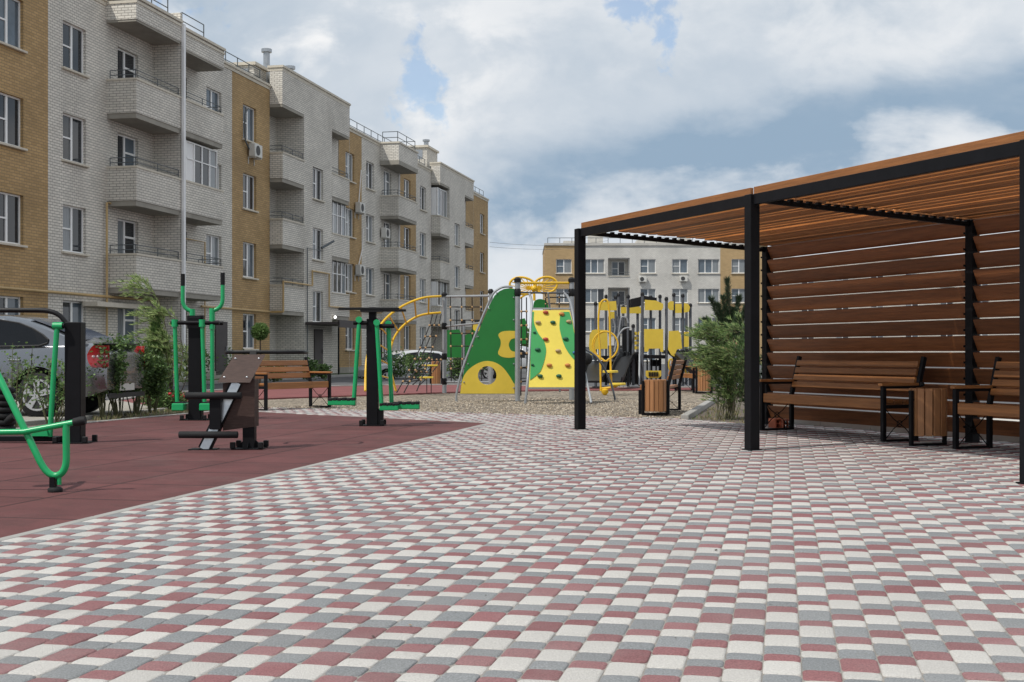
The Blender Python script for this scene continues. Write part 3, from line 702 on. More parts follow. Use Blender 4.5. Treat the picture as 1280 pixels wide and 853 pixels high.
mb.tube([(10.9, -.1, .2), (10.9, -.1, 5.4), (8.9, -.1, 5.4)], .03, 8)
part('gas_pipe', mb, M['gas_pipe'], LB)
mb = MB(); mb.tube([(20.55, -.68, .1), (20.55, -.68, 5.95), (22.4, -.68, 5.95)], .025, 6); mb.tube([(22.6, -.62, 6.1), (23.4, -.95, 6.5)], .06, 8); part('cable_conduit', mb, M['rail'], LB)
mb = MB(); mb.box((2.0, -.55, 2.55), (5.2, -.003, 2.70)); part('porch_roof', mb, M['coping'], LB)

def ac_mesh():
    a = MB(); a.obox((0, -.22, .28), ((1,0,0),(0,1,0),(0,0,1)), (.40, .15, .28), 0, .02)
    b = MB(); b.tube([(-.08, -.372, .28), (-.08, -.385, .28)], .21, 20)
    c = []
    for x in (-.3, .3): q = MB(); q.box((x - .02, -.36, -.05), (x + .02, -.003, .002)); q.box((x - .018, -.04, -.3), (x + .018, -.004, -.048)); c.append(q)
    return a, b, c
def ac(root, u, z, p, label, group):
    loc = Matrix.LocRotScale(root.location, root.rotation_euler, None) @ Vector((u, -p, z))
    t = thing('air_conditioner', label, 'air conditioner', loc, root.rotation_euler.z, group)
    a, b, c = ac_mesh(); part('casing', a, M['ac_white'], t, 40); part('fan_grille', b, M['ac_dark'], t)
    for q in c: part('bracket', q, M['ac_white'], t)
    return t
GA = 'air conditioners on the left block'
t = ac(LB, 15.6, 9.45, .0, 'air conditioner under the top ochre window before the stair tower, thick hose above it', GA)
mb = MB(); mb.tube([(-.55, -.1, 2.0), (-.85, -.12, 1.75), (-.95, -.12, 1.2), (-.85, -.12, .6), (-.45, -.12, .3)], .035, 7); part('hose', mb, M['rail'], t, 60)
t = ac(LB, 29.6, 8.55, 0, 'upper air conditioner on the narrow ochre strip behind the first stair tower', GA)
mb = MB(); mb.tube([(.1, -.1, .6), (.5, -.1, 2.4)], .03, 7); part('pipe', mb, M['white_panel'], t, 60)
t = ac(LB, 29.6, 5.2, 0, 'lower air conditioner on the narrow ochre strip behind the first stair tower', GA)
mb = MB(); mb.tube([(.1, -.1, .6), (.7, -.1, 1.5), (.8, -.1, 2.6)], .03, 7); part('pipe', mb, M['white_panel'], t, 60)
ac(LB, 34.1, 7.6, 0, 'air conditioner beside the balcony door of the second balcony stack on the left block', GA)

# ------------------------------------------------------------------ block closing the yard
YF = 130.; SF = FPX / YF
FB = thing('apartment_block', 'pale four storey apartment block with ochre ends closing the far side of the yard', 'apartment building', ((681 - 640) / FPX * YF, YF, 0), math.radians(-.4))
def FU(px): return (px - 681) / SF
fs = [9.15, 6.15, 3.2, .25]
def fsect(u0, u1, m, wins, top=11.95, extra=()):
    mb = MB(); holes = [(a, b, z, z + 1.42) for a, b, k in wins for z in fs] + list(extra)
    wall(mb, u0, u1, -1, top, 0, holes, deep=extra); o = part('brick_wall', mb, M[m], FB)
    for a, b, k in wins:
        for z in fs: window(FB, k, a, z, b - a, 1.42, 0, glass=R.choice([['glass_pale', 'glass_blue', 'glass_pale'], ['glass_blue', 'glass_pale', 'glass_dark'], ['glass_pale', 'glass_pale', 'glass_blue'], ['glass_blue', 'glass_blue', 'glass_pale']]))
    return o
fsect(0, 3.9, 'far_ochre', [(1.15, 2.72, 'two')])
lg = [(FU(760), FU(787), z - .35, z + 1.55) for z in fs]
fsect(3.9, 17.8, 'far_brick', [(4.0, 6.05, 'glaze'), (9.7, 11.25, 'two'), (12.92, 14.5, 'two'), (15.55, 17.7, 'glaze')], extra=lg)
for i, (a, b, c, d) in enumerate(lg):
    mb = MB(); mb.box((a + .01, .25, c - .3), (b - .01, 1.19, c + .05)); o = part('loggia', mb, M['concrete'], FB)
    m2 = MB(); m2.box((a + .004, -.06, c + .003), (b - .004, -.004, c + .08)); part('ledge', m2, M['coping'], o)
    m3 = MB()
    for q in range(2): m3.tube([(a, -.03, c + .2 + .22*q), (b, -.03, c + .2 + .22*q)], .02, 6)
    part('railing', m3, M['rail'], o)
    window(FB, 'two', a + .45, c + .15, 1.35, 1.45, -1.1, sill=False, glass=['glass_blue', 'glass_dark'])
fsect(17.8, 22.6, 'far_ochre', [(18.95, 20.45, 'two')])
mb = MB(); mb.face([(0, 0, -1), (0, 12, -1), (0, 12, 11.95), (0, 0, 11.95)]); mb.face([(22.6, 0, -1), (22.6, 12, -1), (22.6, 12, 11.95), (22.6, 0, 11.95)]); part('end_wall', mb, M['yellow_brick'], FB)
mb = MB(); mb.box((-.05, -.1, 11.952), (22.65, 12, 12.2)); rf2 = part('roof', mb, M['pale_concrete'], FB)
for a, b, h in ((2.0, 4.2, .5), (4.6, 6.1, 1.5), (9.6, 13.2, .55), (14, 15.2, .8)):
    mb = MB(); mb.box((a, 3, 12.203), (b, 5, 12.2 + h)); part('roof_hatch', mb, M['pale_concrete'], rf2)
railing(FB, [(.3, -.2), (22.4, -.2)], 12.2, .55, rf2, r=.03, bars=1)
GF = 'air conditioners on the far block'
ac(FB, FU(803), 8.25, 0, 'air conditioner on the far block under the top window right of the loggias', GF)
ac(FB, FU(854), 8.3, 0, 'air conditioner on the far block under the top window left of the glazed corner', GF)
# another block glimpsed right of it
NB = thing('apartment_block', 'grey brick apartment block glimpsed between the two right hand pergola posts', 'apartment building', ((948 - 640) / FPX * 150, 150, 0), math.radians(-3))
mb = MB(); holes = [(u, u + 1.5, z, z + 1.5) for u in (1.0, 5, 9, 13, 17, 21, 25) for z in (8.8, 5.6, 2.4, -.4)]; wall(mb, -1.5, 30, -1, 12.0, 0, holes); part('brick_wall', mb, M['white_brick'], NB)
for h in holes: window(NB, 'two', h[0], h[2], 1.5, 1.5, 0)
mb = MB(); mb.box((-1.55, -.1, 12.002), (30.05, 10, 12.3)); part('roof', mb, M['pale_concrete'], NB)
mb = MB(); mb.box((-1.5, .4, -1), (30, 10, 11.998)); part('side_wall', mb, M['pale_concrete'], NB)
# lawn strip and kerb along the left block
def LBw(u, p, z=0): v = Matrix.LocRotScale(LB.location, LB.rotation_euler, None) @ Vector((u, -p, 0)); v.z = z; return v
sheet('lawn', [LBw(-9, 0), LBw(61, 0), LBw(61, 2.3), LBw(-9, 2.3)], M['grass'], -.02)
strip('lawn_kerb', LBw(-9, 2.38), LBw(61, 2.38), .14, -.1, .02, M['kerb'])
# ------------------------------------------------------------------ pergola
PGL = thing('pergola', 'timber slatted pergola on black steel posts with a louvred back wall', 'pergola', PF, math.atan2(PE.y, PE.x))
# local frame: x = along the front (towards the camera side), y = local left of it; depth runs along -? so use signed dv
YV = Vector((-PE.y, PE.x, 0)); SG = 1 if YV.dot(PR) > 0 else -1
def L3(s, wv, z): return (s, SG * wv, z)
HF, HB = 2.64, 2.50
def zroof(wv): return HF + (HB - HF) * wv / PW
S3 = S2 + 3.7
posts = [(S1, 0), (0, 0), (S2, 0), (S1, PW), (0, PW), (S2, PW)]
for s, wv in posts:
    mb = MB(); mb.obox(L3(s, wv, zroof(wv) / 2), ((1,0,0),(0,1,0),(0,0,1)), (.058, .058, zroof(wv) / 2), 0, .006)
    mb.obox(L3(s, wv, .006), ((1,0,0),(0,1,0),(0,0,1)), (.075, .075, .006))
    part('post', mb, M['black_steel'], PGL)
bays = [(S1, 0), (0, S2)]
for a, b in bays:
    for wv, h, dz in ((0, .11, 0), (PW + .075, .07, .24)):
        mb = MB(); z = zroof(wv) - h / 2 - dz; mb.beam(L3(a + .06, wv, z), L3(b - .06, wv, z), .05, h, 0, ch=.004); part('beam', mb, M['black_steel'], PGL)
    # louvred roof boards lying across the cross beams
    mb = MB(); k = 21
    for i in range(k):
        wv = .02 + (PW + .02) * i / (k - 1); z = zroof(wv) + .035
        if i == 0: ax = ((1,0,0), (0,1,0), (0,0,1)); hs = ((b - a) / 2 - .03, .02, .042)
        else:
            t = math.radians(R.uniform(-3, 5)); ax = ((1,0,0), (0, SG * math.cos(t), -math.sin(t)), (0, SG * math.sin(t), math.cos(t))); hs = ((b - a) / 2 - .03 + R.uniform(-.01, .004), .060, .016); z += R.uniform(-.006, .006) - .012
        mb.obox(L3((a + b) / 2, wv, z), ax, hs, 0, .003)
    part('roof_boards', mb, M['roof_wood'], PGL)
    # back wall louvres
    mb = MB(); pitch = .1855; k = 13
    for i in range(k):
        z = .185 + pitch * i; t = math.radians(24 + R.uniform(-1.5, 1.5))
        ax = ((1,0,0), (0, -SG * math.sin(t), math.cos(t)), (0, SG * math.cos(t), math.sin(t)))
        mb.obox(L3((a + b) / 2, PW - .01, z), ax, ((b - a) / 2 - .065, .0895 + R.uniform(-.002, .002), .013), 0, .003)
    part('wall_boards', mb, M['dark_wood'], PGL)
for s in (S1, 0, S2):
    mb = MB(); zf, zb = zroof(.06) - .05, zroof(PW - .06) - .05; mb.beam(L3(s, .06, zf), L3(s, PW - .06, zb), .05, .05, 0, ch=.004)
    for i in range(24):
        wv = .12 + (PW - .2) * i / 23; mb.obox(L3(s, wv, zroof(wv) - .022), ((1,0,0),(0,1,0),(0,0,1)), (.03, .02, .018))
    part('cross_beam', mb, M['black_steel'], PGL)
mb = MB()
for s in (S1, 0, S2):
    for sg in (-1, 1):
        for i in range(13): mb.obox(L3(s + sg * .063, PW - .02, .17 + .182 * i), ((1,0,0),(0,1,0),(0,0,1)), (.004, .05, .012))
part('louvre_brackets', mb, M['black_steel'], PGL)

# ------------------------------------------------------------------ benches: x along the seat, front faces -y
def bench(label, loc, rz, Lb=1.95, back=3, tall=.90, arms=True):
    t = thing('park_bench', label, 'bench', loc, rz, 'wooden benches')
    e = ((1,0,0),(0,1,0),(0,0,1)); q = Lb / 2
    s = MB()
    s.obox((0, .02, .425), e, (q, .028, .058), 0, .006)                                   # front plank on edge
    for i in range(3): s.obox((0, .115 + .13 * i, .455 - .012 * i), e, (q, .058, .022), 0, .006)
    part('seat', s, M['wood_x'], t)
    bk = MB(); an = math.radians(15)
    for i in range(back):
        z = .575 + i * (tall - .56) / back; y = .425 + (z - .45) * math.tan(an)
        bk.obox((0, y, z + .02), ((1,0,0), (0, math.cos(an), -math.sin(an)), (0, math.sin(an), math.cos(an))), (q, .02, (tall - .56) / back / 2 - .009), 0, .006)
    part('backrest', bk, M['wood_x'], t)
    for sx in (-1, 1):
        x = sx * (q - .06); f = MB()
        hl = .315 if arms else .20; f.obox((x + sx*.09, .0, hl), e, (.025, .025, hl), 0, .003); f.obox((x + sx*.09, .46, .23), e, (.025, .025, .23), 0, .003)
        f.beam((x + sx*.09, .455, .44), (x + sx*.09, .455 + (tall - .44) * math.tan(an) , tall + .03), .05, .05, 0, ch=.003)
        f.obox((x + sx*.09, .23, .0125), e, (.025, .205, .0125)); f.obox((x + sx*.09, .23, .395), e, (.02, .205, .02)); 
        if arms: f.obox((x + sx*.09, .255, .615), e, (.02, .23, .014))
        fr = part('end_frame', f, M['black_steel'], t)
        w_ = MB(); X = x + sx * .09; c = (X, .23, .2)
        for yy, zz in ((.03, .03), (.43, .03), (.03, .37), (.43, .37)): w_.tube([(X, yy, zz), (X, .23 + (yy-.23)*.45, .2 + (zz-.2)*.35), c], .006, 5)
        w_.tube([(X, .23 + .035*math.cos(a*.6), .2 + .035*math.sin(a*.6)) for a in range(11)], .006, 5, closed=False)
        part('wire_cross', w_, M['black_steel'], fr)
        if not arms: continue
        a_ = MB(); a_.obox((x + sx*.09, .215, .648), e, (.035, .265, .0165), 0, .005); part('armrest', a_, M['wood_y'], t)
    return t
def rz_of(d): return math.atan2(d.y, d.x)
d1 = Vector((.53, .85, 0)).normalized()
c = G(333, 513.5) + d1 * .84; bench('wooden bench with black frame standing behind the brown footrest machine', c, rz_of(d1), 1.65)
c = G(1101, 552.5) - PE * 1.16; bench('long wooden bench under the pergola, the left one of the pair by the louvred wall', c + PR*.02, rz_of(PE), 2.3, 4, .93)
c = G(1193, 561.5) + PE * 1.10; bench('wooden bench under the pergola right of the litter bin, cut off by the photo edge', c, rz_of(PE), 2.1, 4, .93)
d2 = Vector((-.24, -.97, 0)); c = G(842.5, 515.5) - Vector((-d2.y, d2.x, 0)) * .46; bench('wooden bench seen end on at the edge of the gravel beside the front bin', c, rz_of(d2), 1.6, 4, .90, False)
d3 = Vector((.1, -1, 0)).normalized(); c = G(867, 491.5) - d3 * 1.0; bench('wooden bench mostly hidden behind the green shrub by the gravel', c, rz_of(d3), 1.95)

# ------------------------------------------------------------------ litter bins
def litter_bin(label, loc, rz, r=.18, z0=.14, z1=.60):
    t = thing('litter_bin', label, 'litter bin', loc, rz, 'wooden litter bins')
    b = MB(); n = 14
    for i in range(n):
        a = 2*PI*i/n; ca, sa = math.cos(a), math.sin(a)
        b.obox((r*ca, r*sa, (z0+z1)/2), ((-sa, ca, 0), (ca, sa, 0), (0,0,1)), (PI*r/n - .004, .011, (z1-z0)/2 + R.uniform(-.003, .003)), 0, .004)
    part('slat_body', b, M['bin_wood'], t)
    l = MB(); l.tube([(0,0,z0+.01),(0,0,z1-.03)], r-.02, 20); part('liner', l, M['black_steel'], t)
    f = MB()
    for sx in (-1, 1): f.obox((sx*(r+.045), 0, (z1-.02)/2), ((1,0,0),(0,1,0),(0,0,1)), (.02, .02, (z1-.02)/2), 0, .003); f.tube([(sx*(r+.03), 0, z1-.12), (sx*(r-.0), 0, z1-.12)], .012, 6)
    f.obox((0, 0, .011), ((1,0,0),(0,1,0),(0,0,1)), (r+.045, .02, .011))
    part('stand', f, M['black_steel'], t); return t
c = G(1160, 557); t = litter_bin('wooden slatted litter bin between the two pergola benches', c, rz_of(PE) + PI/2, .185, .11, .62)
mb = MB(); mb.ball((.06, .16, .66), .028); part('lid_knob', mb, M['black_plastic'], t)
litter_bin('wooden slatted litter bin at the near edge of the gravel beside the bench', G(819, 519), .25, .165, .06, .575)
litter_bin('wooden litter bin at the back of the gravel half hidden by the green shrub', G(880, 492), .1, .15, .06, .7)
litter_bin('brown litter bin standing behind the rope net of the climbing frame', P(545, 480, 42) * 1, 0, .14, .0, .74)

# red hollow bricks under the bench
for px, lab, rz in ((971, 'red hollow brick under the pergola bench, left one of the two', .2), (984, 'red hollow brick under the pergola bench, right one of the two', -.15)):
    t = thing('hollow_brick', lab, 'brick', G(px, 535 + (px - 971) * .09), rz, 'bricks under the bench')
    b = MB()
    h = .125; w2 = .06
    for x in (-w2, 0, w2): b.box((x - .008, -.12, 0), (x + .008, .12, h))
    for z in (0, h/2 - .007, h - .014): b.box((-w2 + .0085, -.118, z + .001), (-.0085, .118, z + .013)); b.box((.0085, -.118, z + .001), (w2 - .0085, .118, z + .013))
    part('shell', b, M['red_brick'], t)

# ------------------------------------------------------------------ outdoor gym
def base_plate(mb, c, r, k=4, a0=.785):
    x, y, z = c; mb.box((x - r, y - r, z), (x + r, y + r, z + .012))
def bolt_caps(root, c, r):
    for sx in (-1, 1):
        for sy in (-1, 1):
            m_ = MB(); m_.obox((c[0] + sx*r, c[1] + sy*r, .045), ((1,0,0),(0,1,0),(0,0,1)), (.026, .026, .033), 0, .006); part('bolt_cap', m_, M['black_plastic'], root)
EX = ((1,0,0),(0,1,0),(0,0,1))
GG = 'outdoor gym machines'
# twin walker with upright handlebars
def arc(p0, c, p1, n=6):
    p0, c, p1 = Vector(p0), Vector(c), Vector(p1); return [p0*(1-t)**2 + c*2*t*(1-t) + p1*t*t for t in [i/n for i in range(n+1)]]
o = G(245, 525); K = o.y / FPX
t = thing('elliptical_walker', 'green outdoor gym walker with two tall upright handlebars on a black post', 'gym machine', o, 0, GG)
def q1(px, py, y=0): return ((px - 245) * K, y, (525 - py) * K)
mb = MB(); mb.obox((0, 0, .775), EX, (.095, .095, .775), 0, .008); base_plate(mb, (0,0,0), .20); mb.obox((0, 0, 1.47), EX, (.12, .05, .10)); part('post', mb, M['black_steel'], t); bolt_caps(t, (0,0,0), .17)
mb = MB(); mb.tube([q1(217, 404, -.16), q1(277, 404, -.16)], .03, 10); mb.tube([q1(230, 404, .12), q1(277, 404, .12)], .03, 10); part('axle', mb, M['black_steel'], t, 40)
for (hx, bx, gx, fx, y) in ((226, 238, 222, 225, -.16), (281, 268, 256, 259, -.16)):
    mb = MB(); y2 = .12 if hx < 240 else -.14
    up = [q1(hx, 356, y2), q1(hx, 374, y2)] + arc(q1(hx, 374, y2), q1(hx, 387, y2), q1(bx, 389, y2), 7)[1:]
    mb.tube(up, .031, 10); mb.tube([q1(bx, 386, y2), q1(bx, 412, y2)], .043, 10); mb.tube([q1(bx, 405, y2), q1(bx - (0 if hx < 240 else 0), 502, y2)], .031, 10)
    mb.tube([q1(gx, 400, y), q1(gx, 409, y)], .05, 10); mb.tube([q1(gx, 406, y), q1(fx, 502, y)], .031, 10)
    sw = part('swing_arm', mb, M['green_paint'], t, 40)
    g_ = MB(); g_.tube([q1(hx, 342, y2), q1(hx, 357, y2)], .034, 10); part('grip', g_, M['black_plastic'], sw, 40)
    f_ = MB(); f_.obox(((fx - 245) * K + .02, -.02, .20), EX, (.09, .20, .055), 0, .012); part('foot_plate', f_, M['green_paint'], sw)
    f_ = MB(); f_.obox(((fx - 245) * K + .02, -.02, .262), EX, (.07, .17, .006)); part('tread', f_, M['black_rubber'], sw)
# footrest machine
o = G(312, 561); K = o.y / FPX
t = thing('footrest_trainer', 'black and brown outdoor gym trainer with two padded rollers and a tilted brown board', 'gym machine', o, 0, GG)
def q2(px, py, y=0): return ((px - 312) * K, y, (561 - py) * K)
mb = MB(); mb.obox((0, .0, .36), EX, (.062, .062, .36), 0, .006); base_plate(mb, (0,0,0), .16); mb.beam(q2(312, 480, .03), q2(312, 441, .22), .07, .07); 
for a in range(4): mb.prism([(.06*(1,-1,0,0)[a], .06*(0,0,1,-1)[a], .012), (.14*(1,-1,0,0)[a], .14*(0,0,1,-1)[a], .012), (.06*(1,-1,0,0)[a], .06*(0,0,1,-1)[a], .09)], (.006, .006, 0))
part('post', mb, M['black_steel'], t); bolt_caps(t, (0,0,0), .145)
mb = MB(); mb.prism([q2(281, 479, -.09), q2(320, 474, -.075), q2(320, 533, -.075), q2(281, 538, -.09)], (.012, .16, 0)); part('side_panel', mb, M['brown_board'], t)
mb = MB(); mb.prism([q2(290, 445, .10), q2(329, 445, .10), q2(316, 478, -.14), q2(276, 478, -.14)], (0, .012, .014)); bd = part('tilted_board', mb, M['brown_board'], t)
for px, py in ((292.5, 449), (322, 449), (283, 472), (311, 472)):
    m_ = MB(); f = (478 - py) / 33; p = Vector(q2(px, py, -.14 + .24 * f)); m_.ball(p + Vector((0, -.004, .003)), .013, 0, 10, 6, (1, .5, 1)); part('bolt_head', m_, M['chrome'], bd, 60)
mb = MB(); a, b = Vector(q2(259, 572, -.12)), Vector(q2(298, 478, -.06)); a.z = .0; mb.beam(a, b, .125, .07, 0, up=(0,-1,.2)); part('sloping_beam', mb, M['black_steel'], t)
mb = MB(); mb.beam(a + Vector((.004, -.041, .004)), b + Vector((.004, -.041, 0)), .09, .012, 0, up=(0,-1,.2)); part('metal_strip', mb, M['chrome'], t)
mb = MB(); mb.box((a.x - .15, a.y - .09, 0), (a.x + .13, a.y + .12, .008)); part('foot_base', mb, M['black_steel'], t)
mb = MB(); mb.obox(q2(274, 516, -.16), EX, (.058, .035, .165), 0, .004); part('roller_bracket', mb, M['black_steel'], t)
for x0, x1, py, y in ((238, 307, 494, -.21), (230.5, 303, 542, -.22)):
    mb = MB(); mb.tube([q2(x0, py, y), q2(x0 + .6, py, y), q2(x1 - .6, py, y), q2(x1, py, y)], [.030, .036, .036, .030], 14); part('padded_roller', mb, M['black_rubber'], t, 50)
mb = MB(); ring = []
for i in range(28):
    a_ = 2 * PI * i / 28; ex = math.copysign(abs(math.cos(a_)) ** .5, math.cos(a_)); ey = math.copysign(abs(math.sin(a_)) ** .5, math.sin(a_))
    ring.append(((323 - 312) * K + .42 * ex, .46 + .24 * ey, (561 - 440.5) * K + .0))
mb.tube(ring, .021, 9, closed=True); mb.tube([(.0, .2, .99), (.0, .24, 1.012)], .02, 8); part('handle_loop', mb, M['black_plastic'], t, 40)
# air walker with hanging legs
o = G(466, 532); K = o.y / FPX
t = thing('air_walker', 'outdoor gym air walker with green hanging legs and a flat black tee handle', 'gym machine', o, 0, GG)
def q3(px, py, y=0): return ((px - 466) * K, y, (532 - py) * K)
mb = MB(); mb.obox((0, 0, .74), EX, (.080, .080, .74), 0, .008); base_plate(mb, (0,0,0), .17); mb.obox((.10, -.02, .12), EX, (.05, .05, .11)); mb.obox((0, 0, 1.55), EX, (.05, .05, .09)); part('post', mb, M['black_steel'], t); bolt_caps(t, (0,0,0), .145)
mb = MB(); mb.obox(q3(462, 386.5, -.10), EX, (.42, .03, .018), 0, .006); mb.obox(q3(478, 388, .10), EX, (.32, .03, .018), 0, .006); mb.obox(q3(465, 389.5, 0), EX, (.14, .14, .012)); part('tee_handle', mb, M['black_plastic'], t)
mb = MB(); mb.tube([q3(443, 404, -.1), q3(460, 404, -.1)], .03, 10); mb.tube([q3(470, 408, -.12), q3(494, 408, -.12)], .03, 10); part('axle', mb, M['black_steel'], t, 40)
for (tx, ty, bx, by, x0, x1, py, y) in ((450, 403, 443, 507, 412, 446, 503, -.1), (473, 407, 479, 510, 477, 500, 509, -.2), (486, 408, 490, 505, 492, 525, 508, -.05)):
    mb = MB(); mb.tube([q3(tx, ty, y), q3(tx + (bx-tx)*.3, ty + (by-ty)*.3 , y), q3(bx, by, y)], .030, 10); mb.tube([q3(tx, ty-3, y - .045), q3(tx, ty-3, y + .045)], .045, 10)
    sw = part('hanging_leg', mb, M['green_paint'], t, 40)
    f_ = MB(); zc = (532 - py) * K; x0, x1 = (x0 - 466) * K, (x1 - 466) * K; f_.obox(((x0+x1)/2, y, zc), EX, ((x1-x0)/2, .085, .035), 0, .008); part('foot_plate', f_, M['green_paint'], sw)
    f_ = MB()
    for i in range(6): xx = x0 + (x1-x0)*(i+.5)/6; f_.obox((xx, y, zc + .043 + .006*(i % 2)), EX, ((x1-x0)/13, .088, .020), 0, .006)
    part('tread', f_, M['black_rubber'], sw)
# stepper on the left edge
o = G(94, 553.5); K = o.y / FPX
t = thing('stepper', 'outdoor gym stepper with thick black post and bent black handlebar at the left edge', 'gym machine', o, 0, GG)
def q4(px, py, y=0): return ((px - 94) * K, y, (553.5 - py) * K)
mb = MB(); mb.obox((0, 0, .675), EX, (.09, .09, .675), 0, .008); base_plate(mb, (0,0,0), .19); part('post', mb, M['black_steel'], t); bolt_caps(t, (0,0,0), .165)
mb = MB(); mb.tube([q4(-70, 388), q4(44, 388)] + arc(q4(48, 388), q4(70, 388), q4(78, 398), 6) + [q4(86, 408)], .028, 10); mb.tube([q4(-70, 388), q4(-86, 392), q4(-98, 408), q4(-98, 553)], .028, 10); part('handlebar', mb, M['black_plastic'], t, 40)
mb = MB(); mb.obox(q4(0, 548.5), EX, (.75, .05, .03), 0, .006); part('base_beam', mb, M['black_steel'], t)
mb = MB(); mb.tube([q4(77, 406, -.14), q4(72.5, 470, -.14), q4(68, 545, -.14)], .030, 10); mb.tube([q4(72, 408, -.14), q4(84, 408, -.14)], .042, 12); sw = part('hanging_leg', mb, M['green_paint'], t, 40)
mb = MB(); mb.tube([q4(78, 408, -.14), q4(86, 408, -.14)], .03, 10); part('axle', mb, M['black_steel'], t, 40)
mb = MB(); mb.prism([q4(40, 543, -.2), q4(66, 536, -.2), q4(68, 544, -.2), q4(44, 544, -.2)], (0, .16, 0)); part('foot_plate', mb, M['green_paint'], sw)
# rower frame in the foreground
o = G(70, 615); Y0 = o.y
t = thing('rowing_trainer', 'bent green tube frame of an outdoor gym rower with black rubber foot, nearest machine', 'gym machine', o, 0, GG)
def q5(px, py, y=0): return P(px, py, Y0 + y) - o
vb = [q5(-28, 420, .3), q5(2, 478, .1), q5(30, 535, .02), q5(50, 577)] + arc(q5(50, 577), q5(61, 598), q5(72, 594.5), 6)[1:] + arc(q5(72, 594.5), q5(83, 591), q5(83, 572), 6)[1:] + [q5(82.5, 531)]
mb = MB(); mb.tube(vb, .0255, 12); mb.tube([q5(74, 594), q5(74, 606)], .017, 10); part('front_leg', mb, M['green_paint'], t, 50)
mb = MB(); mb.tube([q5(-60, 541.5, -.02), q5(30, 540, -.01), q5(94, 528)], .022, 12); part('cross_bar', mb, M['green_paint'], t, 50)
mb = MB(); mb.tube([q5(92, 528.3), q5(101, 526.6), q5(107, 525.8)], [.029, .033, .029], 12); part('end_cap', mb, M['black_rubber'], t, 50)
mb = MB(); mb.obox(q5(66.5, 602.5), EX, (.018, .03, .035)); part('foot_post', mb, M['black_steel'], t)
mb = MB(); mb.tube([q5(69, 609), q5(69, 611), q5(69, 615), q5(69, 616.5)], [.04, .052, .052, .046], 16); part('rubber_foot', mb, M['black_rubber'], t, 50)
mb = MB()
for i in range(7): z0 = 540 - i * 8; mb.tube([q5(4, z0, .25), q5(4, z0 - 2, .25), q5(4, z0 - 5.5, .25), q5(4, z0 - 7.5, .25)], [.075, .088, .088, .075], 18)
mb.tube([q5(8, 527, .2), q5(17, 521, .2)], .03, 10)
part('rubber_bellows', mb, M['black_rubber'], t, 50)
mb = MB()
mb.tube([q5(-58, 541.5, 0), q5(-58, 614, 0)], .0255, 10); part('rear_leg', mb, M['green_paint'], t, 50)
# ------------------------------------------------------------------ climbing frame
O = G(640, 500); O.z = 0
CF = thing('climbing_frame', 'large green and yellow climbing frame with rope nets, arched ladder and climbing wall', 'climbing frame', O)
def cpart(name, mb, m, parent=None, smooth=40): return part(name, mb, m, parent or CF, smooth, world=True)
def poly_plate(pts, Y, th, hole=None, Yf=None):
    """plate cut to an outline of photo points at depth Y, with a round hole"""
    cu = bpy.data.curves.new('plate', 'CURVE'); cu.dimensions = '2D'; cu.fill_mode = 'BOTH'; cu.extrude = th / 2; cu.resolution_u = 1
    def spl(pp):
        s = cu.splines.new('POLY'); s.points.add(len(pp) - 1); s.use_cyclic_u = True
        for q, (a, b) in zip(s.points, pp): q.co = (a, b, 0, 1)
    k = Y / FPX
    spl([((x - HX) * k, 1 + (HY - y) * k) for x, y in pts])
    if hole: hx, hy, hr = hole; spl([((hx - HX + hr * math.cos(2*PI*i/28)) * k, 1 + (HY - hy + hr * math.sin(2*PI*i/28)) * k) for i in range(28)])
    ob = bpy.data.objects.new('plate', cu); C.objects.link(ob)
    me = bpy.data.meshes.new_from_object(ob.evaluated_get(bpy.context.evaluated_depsgraph_get()))
    mb = MB(); mb.v = [(v.co.x, (Yf(v.co.y) if Yf else Y) + v.co.z, v.co.y) for v in me.vertices]; mb.f = [tuple(p.vertices) for p in me.polygons]; mb.m = [0]*len(mb.f)
    bpy.data.objects.remove(ob); bpy.data.curves.remove(cu); bpy.data.meshes.remove(me); return mb
def smooth_pts(pts, n=6, closed=True):
    out = []; N_ = len(pts)
    for i in range(N_ if closed else N_ - 1):
        p0, p1, p2, p3 = (pts[(i-1) % N_] if closed or i > 0 else pts[0]), pts[i], pts[(i+1) % N_], (pts[(i+2) % N_] if closed or i + 2 < N_ else pts[-1])
        for k in range(n):
            t = k / n
            out.append(tuple(.5*((2*p1[j]) + (-p0[j]+p2[j])*t + (2*p0[j]-5*p1[j]+4*p2[j]-p3[j])*t*t + (-p0[j]+3*p1[j]-3*p2[j]+p3[j])*t**3) for j in range(len(p1))))
    if not closed: out.append(tuple(pts[-1]))
    return out
def tb(pts, Y, r, n=8, sm=0):
    """tube through photo points; Y one depth or one per point"""
    if sm: pts = smooth_pts(pts, sm, False)
    return [P(p[0], p[1], (p[2] if len(p) > 2 else Y)) for p in pts]
# green side panel with porthole
Yg = 27.
edge = [(644, 361.5), (637, 360.5), (630, 361.5), (624, 364.5), (618, 370), (611, 384), (604, 400), (596.5, 419), (588, 440), (580.5, 461), (577, 478), (575, 492.5), (643.5, 492.5)]
pn = cpart('side_panel', poly_plate(edge, Yg, .03, (609, 469.5, 11.6)), M['green_panel'])
dome = smooth_pts([(577, 479), (580, 470), (586, 462), (596, 455), (607, 451.5), (618, 453), (628, 459), (636, 469), (642, 479)], 4, False)
cpart('yellow_dome', poly_plate([(575.3, 492.2)] + dome + [(643.2, 480), (643.2, 492.2)], Yg, .038, (609, 469.5, 11.6)), M['yellow_panel'], pn)
bite = smooth_pts([(644, 423), (639, 424.5), (636, 431), (638.5, 438), (644, 440)], 5, False)
lft = smooth_pts([(644, 446.5), (636, 447.5), (627, 446), (622.5, 441.5), (625.5, 433), (625.8, 426), (623, 419), (627, 415), (635, 413.8), (644, 414)], 4, False)
